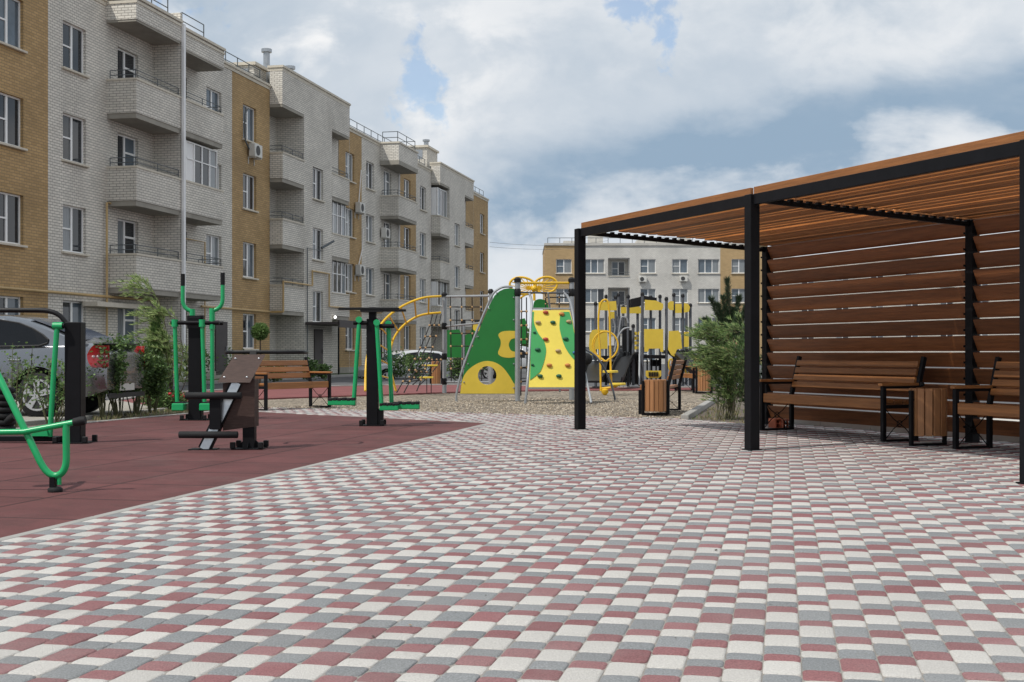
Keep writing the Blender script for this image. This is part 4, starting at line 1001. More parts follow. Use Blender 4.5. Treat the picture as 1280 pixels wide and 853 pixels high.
cpart('yellow_notch_plate', poly_plate(bite + lft, Yg, .038), M['yellow_panel'], pn)
mb = MB(); mb.tube(tb([(570.5, 502), (571, 491), (578, 462), (594, 419), (608, 385), (616, 368), (624, 361), (632, 358.6), (641, 359)], Yg, 0, sm=5), .024, 8); cpart('edge_tube', mb, M['grey_steel'], pn)
mb = MB()
for px, py in ((621, 366.5), (611.5, 386), (597.5, 421), (585, 455), (580, 478), (642, 372), (642, 400), (642, 455), (642, 485)): mb.ball(P(px, py, Yg - .025), .018, 0, 6, 4)
cpart('panel_bolts', mb, M['zinc'], pn)
def post(px, y0, y1, Y, r=.05, m='grey_steel', cap=True, parent=None, pt=cpart):
    mb = MB(); mb.tube([P(px, y0, Y), P(px, y1, Y)], r, 12); o = pt('post', mb, M[m], parent)
    if cap:
        c = MB(); q = P(px, y1, Y); c.tube([q - Vector((0,0,.02)), q + Vector((0,0,.05)), q + Vector((0,0,.09))], [r*1.35, r*1.35, r*.7], 10); pt('post_cap', c, M['black_plastic'], o)
    return o
def clamp(px, py, Y, r=.07, parent=None):
    mb = MB(); q = P(px, py, Y); mb.tube([q - Vector((0,0,.09)), q - Vector((0,0,.05)), q + Vector((0,0,.05)), q + Vector((0,0,.09))], [r*.75, r, r, r*.75], 10); return cpart('clamp', mb, M['black_plastic'], parent)
p1 = post(647, 501.5, 352, 26.9, .055); p2 = post(714.5, 500, 352, 27.6, .055); p3 = post(555.5, 491.5, 370, 32, .055); p4 = post(613.5, 492, 366, 31, .05)
for a, b, Y in ((647, 366, 26.9), (714.5, 366, 27.6), (555.5, 408, 32), (555.5, 446, 32), (555.5, 477, 32)): clamp(a, b, Y)
mb = MB(); mb.tube([P(649, 354, 26.9), P(712, 354, 27.6)], .028, 8); cpart('yellow_bar', mb, M['yellow_paint'])
mb = MB(); mb.tube([P(648, 366, 26.9), P(714, 366.5, 27.6)], .02, 8); cpart('cross_bar', mb, M['dark_grey'])
for a, b, r in ((P(556, 371, 32), P(613, 370, 31), .03), (P(556, 408.5, 32), P(600, 404, 31), .024), (P(556, 477.5, 32), P(612, 478, 31), .024)): mb = MB(); mb.tube([a, b], r, 8); cpart('cross_bar', mb, M['grey_steel'])
# butterfly ornament
def wing(cx, cy, rx, ry, rot, hubx, huby):
    mb = MB(); Y = 28.6; rim = []
    for i in range(26):
        a = 2*PI*i/26; x, y = rx*math.cos(a), ry*math.sin(a); rim.append(P(cx + x*math.cos(rot) - y*math.sin(rot), cy + x*math.sin(rot) + y*math.cos(rot), Y))
    mb.tube(rim, .026, 8, closed=True)
    for i in range(0, 26, 2): mb.tube([P(hubx, huby, Y), rim[i]], .011, 5)
    return cpart('butterfly_wing', mb, M['yellow_paint'])
wing(653.5, 357.5, 16.5, 10.5, .18, 664, 361); wing(682, 356.5, 14.5, 10, -.12, 671, 361)
mb = MB(); mb.tube([P(667.5, 362, 28.6), P(668, 376, 28.6)], .03, 8); mb.ball(P(667.5, 361, 28.6), .075); mb.tube([P(650, 373, 28.6), P(658, 368, 28.6), P(667, 366, 28.6)], .02, 6); cpart('butterfly_stem', mb, M['yellow_paint'])
cpart('rear_panel', poly_plate(smooth_pts([(666, 386), (668, 377), (675, 374), (683, 377), (686, 386)], 4, False), 29, .03), M['green_panel'])
# climbing wall
YL = lambda z: 25.75 + max(0, z - .35) * .42
def lean(py): return None
wallp = [(664.5, 387), (713.5, 387), (717, 402), (722, 436), (727.5, 484), (660.8, 484)]
cw_ = cpart('climbing_wall', poly_plate(wallp, 25.9, .024, None, YL), M['pale_yellow'])
lft = smooth_pts([(668, 389), (667.8, 403), (673.5, 417), (680.5, 427), (682.6, 441), (677, 461), (671, 468.5), (662.4, 475)], 5, False)
cpart('left_green_area', poly_plate([(665, 389)] + lft, 25.9, .034, None, YL), M['lime_panel'], cw_)
rgt = smooth_pts([(724, 457), (719, 451), (712.5, 443.5), (705.5, 431), (700.5, 412), (700.5, 400), (702, 389)], 5, False)
cpart('right_green_area', poly_plate(rgt + [(713, 389), (716.5, 402), (721.5, 436)], 25.9, .034, None, YL), M['lime_panel'], cw_)
def wl(px, py):
    Y = 26.
    for _ in range(4): Y = YL(1 + (HY - py) / FPX * Y)
    return Y
hc = [(682, 390.5, 'hold_red'), (702, 392.5, 'hold_orange'), (711, 402, 'hold_tan'), (672.5, 403, 'hold_tan'), (691, 403, 'hold_green'), (682, 424, 'hold_red'), (707, 423.5, 'hold_green'), (672, 437, 'hold_green'), (697.5, 438.5, 'hold_tan'), (719, 441, 'hold_blue'), (686.5, 456.5, 'hold_orange'), (709.5, 456.5, 'hold_orange'), (675, 470, 'hold_green'), (698.5, 470, 'hold_green'), (665.5, 456, 'hold_green'), (668, 415.5, 'hold_green')]
for px, py, m in hc:
    mb = MB(); s_ = .55 if px < 670 else 1.; q = P(px, py, wl(px, py) - .035); mb.ball(q, .055 * s_, 0, 9, 6, (1.1, .75, .62)); mb.ball(q + Vector((.025, .0, -.02)), .03 * s_, 0, 7, 5)
    cpart('climbing_hold', mb, M[m], cw_, 80)
def wt(pts): return [P(a, b, wl(a, b) if len(p_) < 3 else c) for p_ in pts for a, b, c in [(p_ + (0,))[:3]]]
mb = MB(); mb.tube([P(a, b, wl(a, b) - .0) for a, b in smooth_pts([(656.5, 504.5), (660, 470), (662.8, 420), (664.3, 387), (664, 374), (661.5, 367)], 4, False)], .026, 8)
mb.tube([P(a, b, wl(a, b)) for a, b in smooth_pts([(731, 504.5), (726, 468), (720, 420), (715, 386), (710, 372), (705, 366.5)], 4, False)], .026, 8)
mb.tube([P(664, 386, wl(664, 386)), P(714, 386, wl(714, 386))], .016, 6); mb.tube([P(660.6, 485.5, wl(660, 485.5)), P(728, 485.5, wl(728, 485.5))], .018, 6)
mb.tube([P(739, 504, 25.5), P(731, 465, 26.2), P(722, 430, 27)], .024, 8); mb.tube([P(685, 366, 27.2), P(700, 490, 28.2)], .02, 6)
cpart('wall_frame', mb, M['grey_steel'])
# rope nets
def net(cols, rows, nm='rope_net', r=.014, br=.030):
    """cols: list of polylines (already 3-D) of equal length; knots at every vertex, ropes both ways"""
    mb = MB()
    for c in cols: mb.tube(c, r, 5)
    for i in range(len(cols[0])):
        if rows[i]: mb.tube([c[i] for c in cols], r, 5)
    n0 = 0
    for c in cols:
        for i, q in enumerate(c):
            if rows[i]: mb.ball(q, br, 1, 6, 4)
    return part(nm, mb, [M['rope'], M['rope_joint']], CF, 40, world=True)
ys = [371, 384, 400.5, 417, 433, 449, 461, 477]
net([[P(x + (y - 371) * .01, y, 31.7) for y in ys] for x in (563, 577, 590, 601)], [0, 1, 1, 1, 1, 1, 1, 0])
top = [(541, 393), (546.5, 393), (551.5, 393)]; bot = [(496, 491), (505, 491), (521, 489)]
def fan(top, bot, Y0, Y1, n, sag=0):
    return [[P(a[0] + (b[0]-a[0])*(i/n)**1.25, a[1] + (b[1]-a[1])*(i/n), Y0 + (Y1-Y0)*i/n) for i in range(n+1)] for a, b in zip(top, bot)]
net(fan(top, bot, 31.5, 29.5, 7), [0, 1, 1, 1, 1, 1, 1, 0])
net(fan([(551, 450), (546, 450), (540, 450), (534, 450)], [(524, 482), (516, 481), (508, 480), (502, 479)], 33, 31, 4), [1, 1, 1, 1, 0], br=.03)
net(fan([(652, 372), (658, 372)], [(651, 495), (659, 494)], 27.8, 27.5, 7), [0, 1, 1, 1, 1, 1, 1, 0])
net([[P(x, y, 28) for y in (366.5, 372, 380, 386)] for x in (682, 699, 712)], [0, 1, 1, 0], br=.02)
# arched ladder
def rail(pts, Y0, Y1):
    pts = smooth_pts(pts, 6, False); n = len(pts) - 1; return [P(a, b, Y0 + (Y1 - Y0) * i / n) for i, (a, b) in enumerate(pts)]
r1 = rail([(551, 370.5), (527, 373), (501, 384), (480, 401), (465, 425), (458, 452), (456.5, 489)], 31.9, 29.6)
r2 = rail([(551, 391), (527, 394), (508, 404), (494, 420), (488, 440), (489, 465), (495, 489)], 32.3, 31.4)
mb = MB(); mb.tube(r1, .029, 9); mb.tube(r2, .029, 9)
for k in range(4, 36, 4):
    mb.tube([r1[k], r2[k]], .019, 7)
cpart('arched_ladder', mb, M['yellow_paint'])
for px, py, Y in ((539, 457, 31.5), (533.5, 472, 31)):
    mb = MB(); mb.obox(P(px, py, Y), EX, (.16, .12, .02), 0, .006); s_ = cpart('step', mb, M['yellow_panel']); mb = MB(); mb.tube([P(px, py, Y + .1), P(px, 492, Y + .1)], .010, 6); cpart('step_rope', mb, M['rope'], s_)
# far green panels of the frame
cpart('rear_panel', poly_plate([(559, 413), (574, 412), (576, 416), (582, 419), (588, 416), (589, 412), (600, 412), (600, 447), (559, 447)], 34, .03), M['green_panel'])
cpart('rear_panel', poly_plate([(589.5, 411), (592, 405), (600, 402), (600, 414), (594, 414)], 33.9, .03), M['yellow_panel'])
cpart('rear_panel', poly_plate([(646, 400), (656, 398), (659, 406), (659, 430), (646, 430)], 30.5, .03), M['green_panel'])
for px in (579, 612, 597): post(px, 488, 404, 34, .05)
# bent pole and rubber seat by the black pergola post
mb = MB(); mb.tube(tb([(732, 437), (745, 446), (756, 462), (764, 480), (769, 500)], 27.2, 0, sm=5), .022, 8); cpart('bent_pole', mb, M['dark_grey'])
mb = MB(); mb.ball(P(733, 449, 27), .13, 0, 12, 8, (1, .8, 1)); cpart('rubber_seat', mb, M['black_rubber'], None, 60)

# ------------------------------------------------------------------ yellow loop climber
LC = thing('loop_climber', 'yellow tube climber with two loops and round seats left of the play tower', 'playground climber', G(757, 493))
def lpart(name, mb, m, parent=None, smooth=40): return part(name, mb, m, parent or LC, smooth, world=True)
Y = 31.2
mb = MB(); mb.tube(tb([(751, 489), (750, 440), (748, 405), (750, 382), (755, 375), (760, 378), (762, 395), (763, 440), (763.5, 464)], Y, 0, sm=5), .025, 9); lpart('upright_loop', mb, M['yellow_paint'])
mb = MB()
for cx, rx, dy in ((756.5, 16, 0), (757.5, 15, .25)): mb.tube([P(cx + rx*math.cos(2*PI*i/30), 432 + 17.5*math.sin(2*PI*i/30) + (2 if i in (7, 8) else 0), Y + dy) for i in range(30)], .020, 8, closed=True)
lpart('side_ring', mb, M['yellow_paint'])
for px, py, r in ((763, 464.5, .19), (772, 480, .20)):
    mb = MB(); q = P(px, py, Y - .1); mb.tube([q - Vector((0,0,.03)), q + Vector((0,0,.01)), q + Vector((0,0,.025))], [r, r, r*.9], 18); lpart('round_seat', mb, M['yellow_panel'])
mb = MB(); mb.tube([P(763.5, 464, Y), P(764, 483, Y)], .03, 8); mb.tube([P(751, 486, Y), P(762, 485, Y), P(772, 482, Y - .1)], .03, 8); q = P(756, 489, Y); mb.tube([q - Vector((0,0,.1)), q - Vector((0, 0, .03)), q + Vector((0,0,.03)), q + Vector((0,0,.06))], [.04, .09, .09, .03], 12); lpart('base', mb, M['yellow_paint'])

# ------------------------------------------------------------------ play tower
PT = thing('play_tower', 'black and yellow play tower with grey posts, slides and panels behind the gravel', 'play tower', G(805, 483))
def tpart(name, mb, m, parent=None, smooth=40): return part(name, mb, m, parent or PT, smooth, world=True)
for px, y0, y1, Y in ((744.5, 484, 381, 39.5), (757.5, 482, 372, 41), (769.5, 482, 373, 41), (773.5, 483, 370, 39.5), (779, 481, 385, 41.5), (785.2, 483, 372, 39.5), (791.5, 482, 409, 39), (797, 481, 384, 41), (803, 484, 369, 38.5), (813.5, 481, 373, 41.5), (825, 482, 372, 41), (833, 484, 375, 38.5), (842.3, 482, 370, 40), (853.5, 483, 371, 40), (863, 482, 383, 40), (858, 481, 388, 41.5)):
    post(px, y0, y1, Y, .043, 'dark_grey', True, None, tpart)
def panel(pts, Y, m, th=.03, hole=None, sm=0):
    return tpart('panel', poly_plate(smooth_pts(pts, sm) if sm else pts, Y, th, hole), M[m])
panel([(748, 378), (770, 376.5), (771, 388), (764, 388.5), (748, 388)], 39.4, 'yellow_panel')
panel([(761, 390), (770, 390), (770, 399), (763, 399)], 41, 'yellow_panel'); panel([(776, 384), (783, 384), (783, 392), (776, 392)], 41, 'yellow_panel')
panel([(787, 384), (797, 383), (802, 385), (802, 392), (787, 392)], 40.9, 'yellow_panel')
panel([(806, 375), (820, 376), (829, 380), (829, 385), (827, 388), (806, 388)], 38.4, 'yellow_panel')
panel([(835, 379), (838, 376.5), (842, 377), (842, 388), (837, 388), (835, 385)], 39.9, 'yellow_panel')
panel([(844, 380), (852, 380), (852, 391.5), (844, 391.5)], 39.9, 'yellow_panel'); panel([(855, 379), (860, 380), (862.5, 384), (861, 390), (855, 391)], 39.9, 'yellow_panel')
panel([(740, 413), (745, 412), (759, 413), (759.5, 436), (745, 437), (742, 444), (738, 444), (736, 432), (737, 419)], 39.4, 'yellow_panel')
panel([(805, 411.5), (829, 411.5), (829, 440), (825.5, 440), (825, 436), (811, 436), (810, 440), (805.5, 440)], 38.4, 'yellow_panel')
panel([(836, 414), (848, 413.5), (851, 418), (852.5, 436), (846, 437), (843, 446), (839, 444), (835, 437)], 38.4, 'yellow_panel'); panel([(855, 415), (861, 415), (861, 434), (855, 434)], 39.9, 'yellow_panel')
for i in range(4): 
    for x in (794.5, 798.8): panel([(x + 1.9*math.cos(2*PI*k/10), 417 + 6*i + 2.4*math.sin(2*PI*k/10)) for k in range(10)], 39.2, 'yellow_panel')
panel([(807, 463.5), (826.5, 463.5), (826.5, 470), (823, 473), (810, 473), (807, 470)], 38.4, 'yellow_panel'); 
mb = MB()
for i in range(6): q = P(811.5 + i*2.1, 468, 38.37); mb.box((q.x - .018, q.y - .02, q.z - .07), (q.x + .018, q.y, q.z + .07))
tpart('slot_grille', mb, M['black_plastic'])
mb = MB(); q = P(0, 0, 38.4)
for a, b, ya, yb, Y in ((788.5, 802.3, 374, 384, 39), (803.7, 821, 369.5, 377, 40.5)):
    mb = MB(); c = [P(a, ya if a < 800 else ya, Y), P(b, ya - 3.2 if a < 800 else ya + 3, Y), P(b, yb - 2 if a < 800 else yb, Y), P(a, yb if a < 800 else yb - 2, Y)]; mb.prism(c, (0, .9, .0)); tpart('roof', mb, M['black_plastic'])
for z0, px0, px1, Y0, Y1 in ((446, 804, 834, 38.6, 41), (447, 745, 771, 39.5, 41), (440, 836, 862, 39.5, 41.3), (449, 771, 803, 39.6, 41.2)):
    a, b = P(px0, z0, Y0), P(px1, z0, Y0); mb = MB(); mb.box((a.x, Y0, a.z - .06), (b.x, Y1, a.z + .05)); tpart('platform', mb, M['black_plastic'])
def slide(path, wdt, m):
    mb = MB(); d = (path[-1] - path[0]); d.z = 0; d.normalize(); s = Vector((-d.y, d.x, 0)) * wdt / 2
    n = len(path); vs = []
    for p in path:
        for k, h in ((-1.15, .14), (-1, .15), (-.85, .02), (.85, .02), (1, .15), (1.15, .14), (1, -.04), (-1, -.04)): vs.append(p + s * k + Vector((0, 0, h)))
    fs = []
    for i in range(n - 1):
        for k in range(8): fs.append((i*8+k, i*8+(k+1)%8, (i+1)*8+(k+1)%8, (i+1)*8+k))
    fs.append(tuple(range(8))); fs.append(tuple((n-1)*8 + k for k in range(8))); mb.add(vs, fs); return tpart('slide', mb, M[m], None, 30)
slide([P(a, b, c) for a, b, c in smooth_pts([(846, 441, 39.4), (858, 450, 38.2), (870, 461, 37), (878, 468, 36.2), (886, 471, 35.6)], 4, False)], .55, 'black_plastic')
slide([P(a, b, c) for a, b, c in smooth_pts([(790, 445, 39.5), (782, 449, 38.6), (776, 460, 37.6), (772, 472, 36.8), (768, 478, 36.2)], 4, False)], .4, 'black_plastic')
slide([P(a, b, c) for a, b, c in smooth_pts([(748, 452, 39.5), (745, 460, 38.6), (742, 472, 37.6), (738, 477, 37.0)], 4, False)], .6, 'black_plastic')
mb = MB()
mb.tube(tb([(768, 440), (772, 423), (779, 412), (787, 410)], 38.8, 0, sm=5), .03, 8); mb.tube(tb([(772, 430), (775, 405), (777, 397), (783, 398), (785, 404)], 39, 0, sm=5), .026, 8)
tpart('hoop_rail', mb, M['grey_steel']); mb = MB(); mb.tube(tb([(766, 398), (769, 410), (767, 420)], 40, 0, sm=4), .026, 8); tpart('hoop_rail', mb, M['grey_steel']); mb = MB(); mb.tube([P(800, 416, 39), P(799, 482, 38)], .03, 8); tpart('fire_pole', mb, M['grey_steel'])
mb = MB()
for i in range(6):
    q = P(776 + i*1.2, 477 - i*5.2, 40.2 - i*.04); mb.box((q.x - .35, q.y - .12, q.z - .03), (q.x + .35, q.y + .12, q.z + .03))
tpart('stair', mb, M['dark_grey'])
for a, b, y0, y1, Y, m in ((786, 791, 413, 440, 39.3, 'black_plastic'), (778, 784, 408, 440, 40.6, 'black_plastic'), (793, 803, 446, 480, 40.4, 'brown_board'), (813, 826, 450, 458, 40.5, 'black_plastic'), (746, 770, 452, 478, 40.8, 'black_plastic'), (780, 800, 440, 478, 41, 'black_plastic')):
    panel([(a, y0), (b, y0), (b, y1), (a, y1)], Y, m)
mb = MB(); 
for i in range(4):
    x = 809 + i * 5.6; mb.tube([P(x, 449, 39.6), P(x, 480, 39.6)], .025, 6)
for x in range(776, 801, 3): mb.tube([P(x, 440, 39.4), P(x, 481, 39.4)], .022, 6)
tpart('under_deck_bars', mb, M['black_plastic'])
for px, py in ((838.5, 456), (859, 461)):
    mb = MB(); mb.tube([P(px + 2.6*math.cos(2*PI*i/18), py + 7*math.sin(2*PI*i/18), 38.5) for i in range(18)], .03, 7, closed=True); tpart('side_ring', mb, M['yellow_panel'])
# ------------------------------------------------------------------ cars
def lerp_tab(tab, x):
    for (a, va), (b, vb) in zip(tab, tab[1:]):
        if x <= b: t = (x - a) / (b - a); t = max(0, min(1, t)); t = t * t * (3 - 2 * t) if False else t; return va + (vb - va) * t
    return tab[-1][1]
def car(label, loc, rz, paint, kind='sedan', tail=True):
    """x from the rear bumper (0) forwards, y across"""
    t = thing('parked_car', label, 'car', loc, rz, 'parked cars')
    Ln, W = 4.3, .84; xw = (.98, 3.46); rw = .315; body = MB(); glass = MB()
    suv = kind == 'hatch'
    belt = [(0, .88), (.25, 1.03), (1.0, 1.0), (2.2, .96), (3.05, .92), (3.9, .78), (4.3, .58)] if not suv else [(0, .95), (.2, .99), (2.4, .97), (3.1, .95), (3.9, .84), (4.3, .62)]
    wid = [(0, .66), (.12, .76), (.45, .82), (1.0, .845), (3.4, .845), (3.9, .80), (4.2, .66), (4.3, .52)]
    xs = sorted({0, .03, .07, .12, .2, .3, .45, 4.3, 4.27, 4.2, 4.1, 3.95} | {.5 + .06 * i for i in range(58)})
    ring = []
    for x in xs:
        wv = lerp_tab(wid, x); zb = .28 + .10 * max(0, 1 - x / .25) + .08 * max(0, 1 - (4.3 - x) / .3); zt = lerp_tab(belt, x)
        arch = zb
        for c in xw:
            d_ = abs(x - c)
            if d_ < .385: arch = max(arch, .31 + math.sqrt(.385**2 - d_**2))
        a = max(arch, zb)
        half = [(wv * .93, a), (wv * .985, max(a + .01, .40)), (wv, max(a + .02, .60)), (wv * .985, max(a + .03, zt - .14)), (wv * .95, max(a+.04, zt - .03)), (wv * .86, zt + .005), (wv * .45, zt + .03), (0, zt + .035)]
        ring.append([(x, y, z) for y, z in half] + [(x, -y, z) for y, z in reversed(half[:-1])])
    n = len(ring[0]); vs = [p for r_ in ring for p in r_]; fs = []
    for i in range(len(ring) - 1):
        for k in range(n - 1): fs.append((i*n+k, i*n+k+1, (i+1)*n+k+1, (i+1)*n+k))
    fs.append(tuple(range(n))); fs.append(tuple((len(ring)-1)*n + k for k in range(n)))
    body.add(vs, fs); bo = part('body', body, M[paint], t, 38)
    # cabin
    roof = [(.27, 1.03), (.62, 1.16), (.95, 1.29), (1.25, 1.385), (1.6, 1.44), (2.1, 1.455), (2.5, 1.41), (3.15, .96)] if not suv else [(.1, 1.0), (.32, 1.36), (.6, 1.45), (1.8, 1.50), (2.45, 1.43), (3.15, .97)]
    cab = MB(); cs = []
    x0, x1 = roof[0][0], roof[-1][0]
    for i in range(29):
        x = x0 + (x1 - x0) * i / 28; zt = lerp_tab(roof, x); zb = lerp_tab(belt, x) - .02; zt = max(zt, zb + .012)
        hh = (zt - zb) / .52; wb = lerp_tab(wid, x) * .90; wt_ = wb - .17 * hh
        half = [(wb, zb), (wb - (wb - wt_) * .5, zb + (zt - zb) * .5), (wt_ + .02, zt - .07 * hh), (wt_ - .07, zt - .005), (wt_ * .45, zt + .018), (0, zt + .022)]
        cs.append([(x, y, z) for y, z in half] + [(x, -y, z) for y, z in reversed(half[:-1])])
    n = len(cs[0]); vs = [p for r_ in cs for p in r_]; fs = []
    for i in range(28):
        for k in range(n - 1): fs.append((i*n+k, i*n+k+1, (i+1)*n+k+1, (i+1)*n+k))
    cab.add(vs, fs); part('cabin', cab, M[paint], t, 38)
    def surf(x, f, sd, off=.006):
        zt = max(lerp_tab(roof, x), lerp_tab(belt, x)); zb = lerp_tab(belt, x) - .02; hh = (zt - zb) / .52; wb = lerp_tab(wid, x) * .90; wt_ = wb - .17 * hh
        z = zb + (zt - zb) * f; y = wb - (wb - wt_) * f * 1.0
        return (x, sd * (y + off), z)
    # side windows
    rear = [(.98, .08), (.86, .22), (.86, .40), (.96, .60), (1.12, .75), (1.34, .84), (1.70, .88), (1.95, .88), (1.97, .08)] if not suv else [(.6, .1), (.52, .5), (.7, .78), (1.2, .84), (1.7, .84), (1.72, .08)]
    front = [(2.05, .08), (2.04, .84), (2.28, .82), (2.50, .72), (2.80, .40), (2.90, .08)] if not suv else [(1.8, .08), (1.8, .84), (2.25, .82), (2.5, .72), (2.8, .42), (2.92, .08)]
    for sd in (-1, 1):
        for wn in (rear, front):
            m_ = MB(); pts = smooth_pts([surf(x, f, sd, .016) for x, f in wn], 4) if False else [surf(x, f, sd, .018) for x, f in wn]
            m_.prism(pts, (0, -sd * .05, 0)); part('side_window', m_, M['car_glass'], t)
            f_ = MB(); f_.tube([surf(x, f, sd, .014) for x, f in wn], .014, 5, closed=True); part('window_trim', f_, M['car_black'], t)
    def cross(x, fr, off): zt = lerp_tab(roof, x); zb = lerp_tab(belt, x); wb = lerp_tab(wid, x) * .9 - .17 * (zt - zb + .02) / .52; return [(x, wb * fr, zt + off), (x, -wb * fr, zt + off)]
    for pts, nm in (((.40, .55, .80, 1.05, 1.22), 'rear_window') if not suv else ((.13, .2, .28, .33), 'rear_window'), ((2.58, 2.75, 2.95, 3.08), 'windscreen')):
        m_ = MB(); q = [cross(x, .86, .018 + (.006 if i in (1, 2) else 0)) for i, x in enumerate(pts)]
        mm = 6
        for a, b in zip(q, q[1:]): m_.face([a[0], a[1], b[1], b[0]])
        off = (-.02, 0, -.035) if nm == 'rear_window' else (.02, 0, -.035)
        a, b = q[0], q[-1]; part(nm, m_, M['car_blueglass'], t, 30)
    for x in xw:
        for sd in (-1, 1):
            wm = MB(); y0, y1 = sd * .63, sd * .825
            wm.tube([(x, y0, .31), (x, y0 + sd*.02, .31), (x, y1 - sd*.02, .31), (x, y1, .31)], [rw*.93, rw, rw, rw*.92], 24); wh = part('wheel', wm, M['black_rubber'], t, 40)
            rm = MB(); yy = y1 + sd * .004
            rm.tube([(x + .215*math.cos(2*PI*i/28), yy, .31 + .215*math.sin(2*PI*i/28)) for i in range(28)], .016, 6, closed=True)
            for k in range(5):
                a = 2*PI*k/5 + .3; d_ = Vector((math.cos(a), 0, math.sin(a))); c0 = Vector((x, yy, .31)); s_ = Vector((-d_.z, 0, d_.x))
                rm.prism([c0 + d_*.03 + s_*.035, c0 + d_*.03 - s_*.035, c0 + d_*.21 - s_*.05, c0 + d_*.21 + s_*.05], (0, sd*.012, 0))
            rm.tube([(x, yy, .31), (x, yy + sd*.02, .31)], [.05, .045], 12)
            part('rim', rm, M['alloy'], wh, 40)
            dm = MB(); dm.tube([(x, y1 + sd*.001, .31), (x, y1 + sd*.003, .31)], .205, 24); part('hub_disc', dm, M['car_black'], wh)
            iw = MB(); iw.tube([(x + .39*math.cos(PI*i/16), sd*.60, .30 + .39*math.sin(PI*i/16)) for i in range(17)], .03, 5); iw.prism([(x + .385*math.cos(PI*i/14), sd*.56, .24 + .40*math.sin(PI*i/14)) for i in range(15)], (0, sd*.02, 0)); part('wheel_housing', iw, M['car_black'], t)
    if tail:
        for sd in (-1, 1):
            m_ = MB(); zs = (.70, .72, .76, .82, .88, .94, .985, 1.01)
            def skin(x, z): return lerp_tab(wid, x) * (1.0 if z < .8 else .965) + .020
            pts = []
            for z in zs:
                e_ = 1 - abs(z - .855) / .165; e_ = max(0, e_) ** .5; pts.append([(-.016, sd*(.70 - .08*e_), z), (-.022, sd*(skin(.0, z) - .03), z), (.04, sd*skin(.05, z), z), (.08 + .04*e_, sd*skin(.14, z), z), (.12 + .14*e_, sd*skin(.25, z), z)])
            k = len(pts[0]); vs = [p for r_ in pts for p in r_]; fs = [(i*k+j, i*k+j+1, (i+1)*k+j+1, (i+1)*k+j) for i in range(len(zs)-1) for j in range(k-1)]
            m_.add(vs, fs); tl = part('tail_light', m_, M['tail_red'], t, 60)
            c_ = MB()
            for x in (.015, .06, .11, .16): c_.ball((x, sd*(skin(x, .86) - .004), .855), .026, 0, 8, 5, (1.2, .6, .7))
            part('reversing_lens', c_, M['tail_clear'], tl, 60)
        b_ = MB(); b_.box((-.03, -.62, .26), (.0, .62, .33)); part('bumper_valance', b_, M['car_black'], t)
        s_ = MB(); s_.obox((.15, 0, 1.035), EX, (.09, .60, .009), 0, .008); part('boot_spoiler', s_, M['car_black'], t)
        b_ = MB(); b_.box((-.022, -.26, .36), (-.004, .26, .46)); part('number_plate', b_, M['ac_white'], t)
    for sd in (-1, 1):
        m_ = MB(); m_.obox((2.72, sd*.93, 1.0), EX, (.06, .09, .06), 0, .02); part('door_mirror', m_, M[paint], t)
        for x in (1.32, 2.28): m_ = MB(); m_.obox((x, sd*.853, .80), EX, (.09, .014, .016), 0, .006); part('door_handle', m_, M[paint], t)
        m_ = MB()
        for x in (1.95, 2.98, 1.06): m_.box((x - .003, sd*.838, .36), (x + .003, sd*.8465, .90))
        part('door_gap', m_, M['car_black'], t)
        s = MB(); s.box((1.42, sd*.845, .50), (3.0, sd*.856, .53)); part('side_strip', s, M['car_black'], t)
    return t
h = Vector((-.99, .14, 0)); wh = G(48, 521.5, .03); rear = wh - h * 1.02 + Vector((h.y, -h.x, 0)) * -.0
lat = Vector((-h.y, h.x, 0))                                       # car's left = near side
ctr = rear + (Vector((.14, .99, 0))) * .84; ctr.z = .03
cr = car('grey saloon car with red tail lights parked behind the green gym machines', ctr, math.atan2(h.y, h.x), 'car_grey'); cr.scale = (1.07, 1.0, 1.08)
car('white hatchback car parked beyond the arched ladder of the climbing frame', (P(556, 470, 58).x, 58, -.36), math.radians(215), 'car_white', 'hatch')
car('silver car parked farther right, seen through the rope net beside the green panel', (P(590, 470, 56).x, 57, -.15), math.radians(-15), 'car_silver', 'hatch')

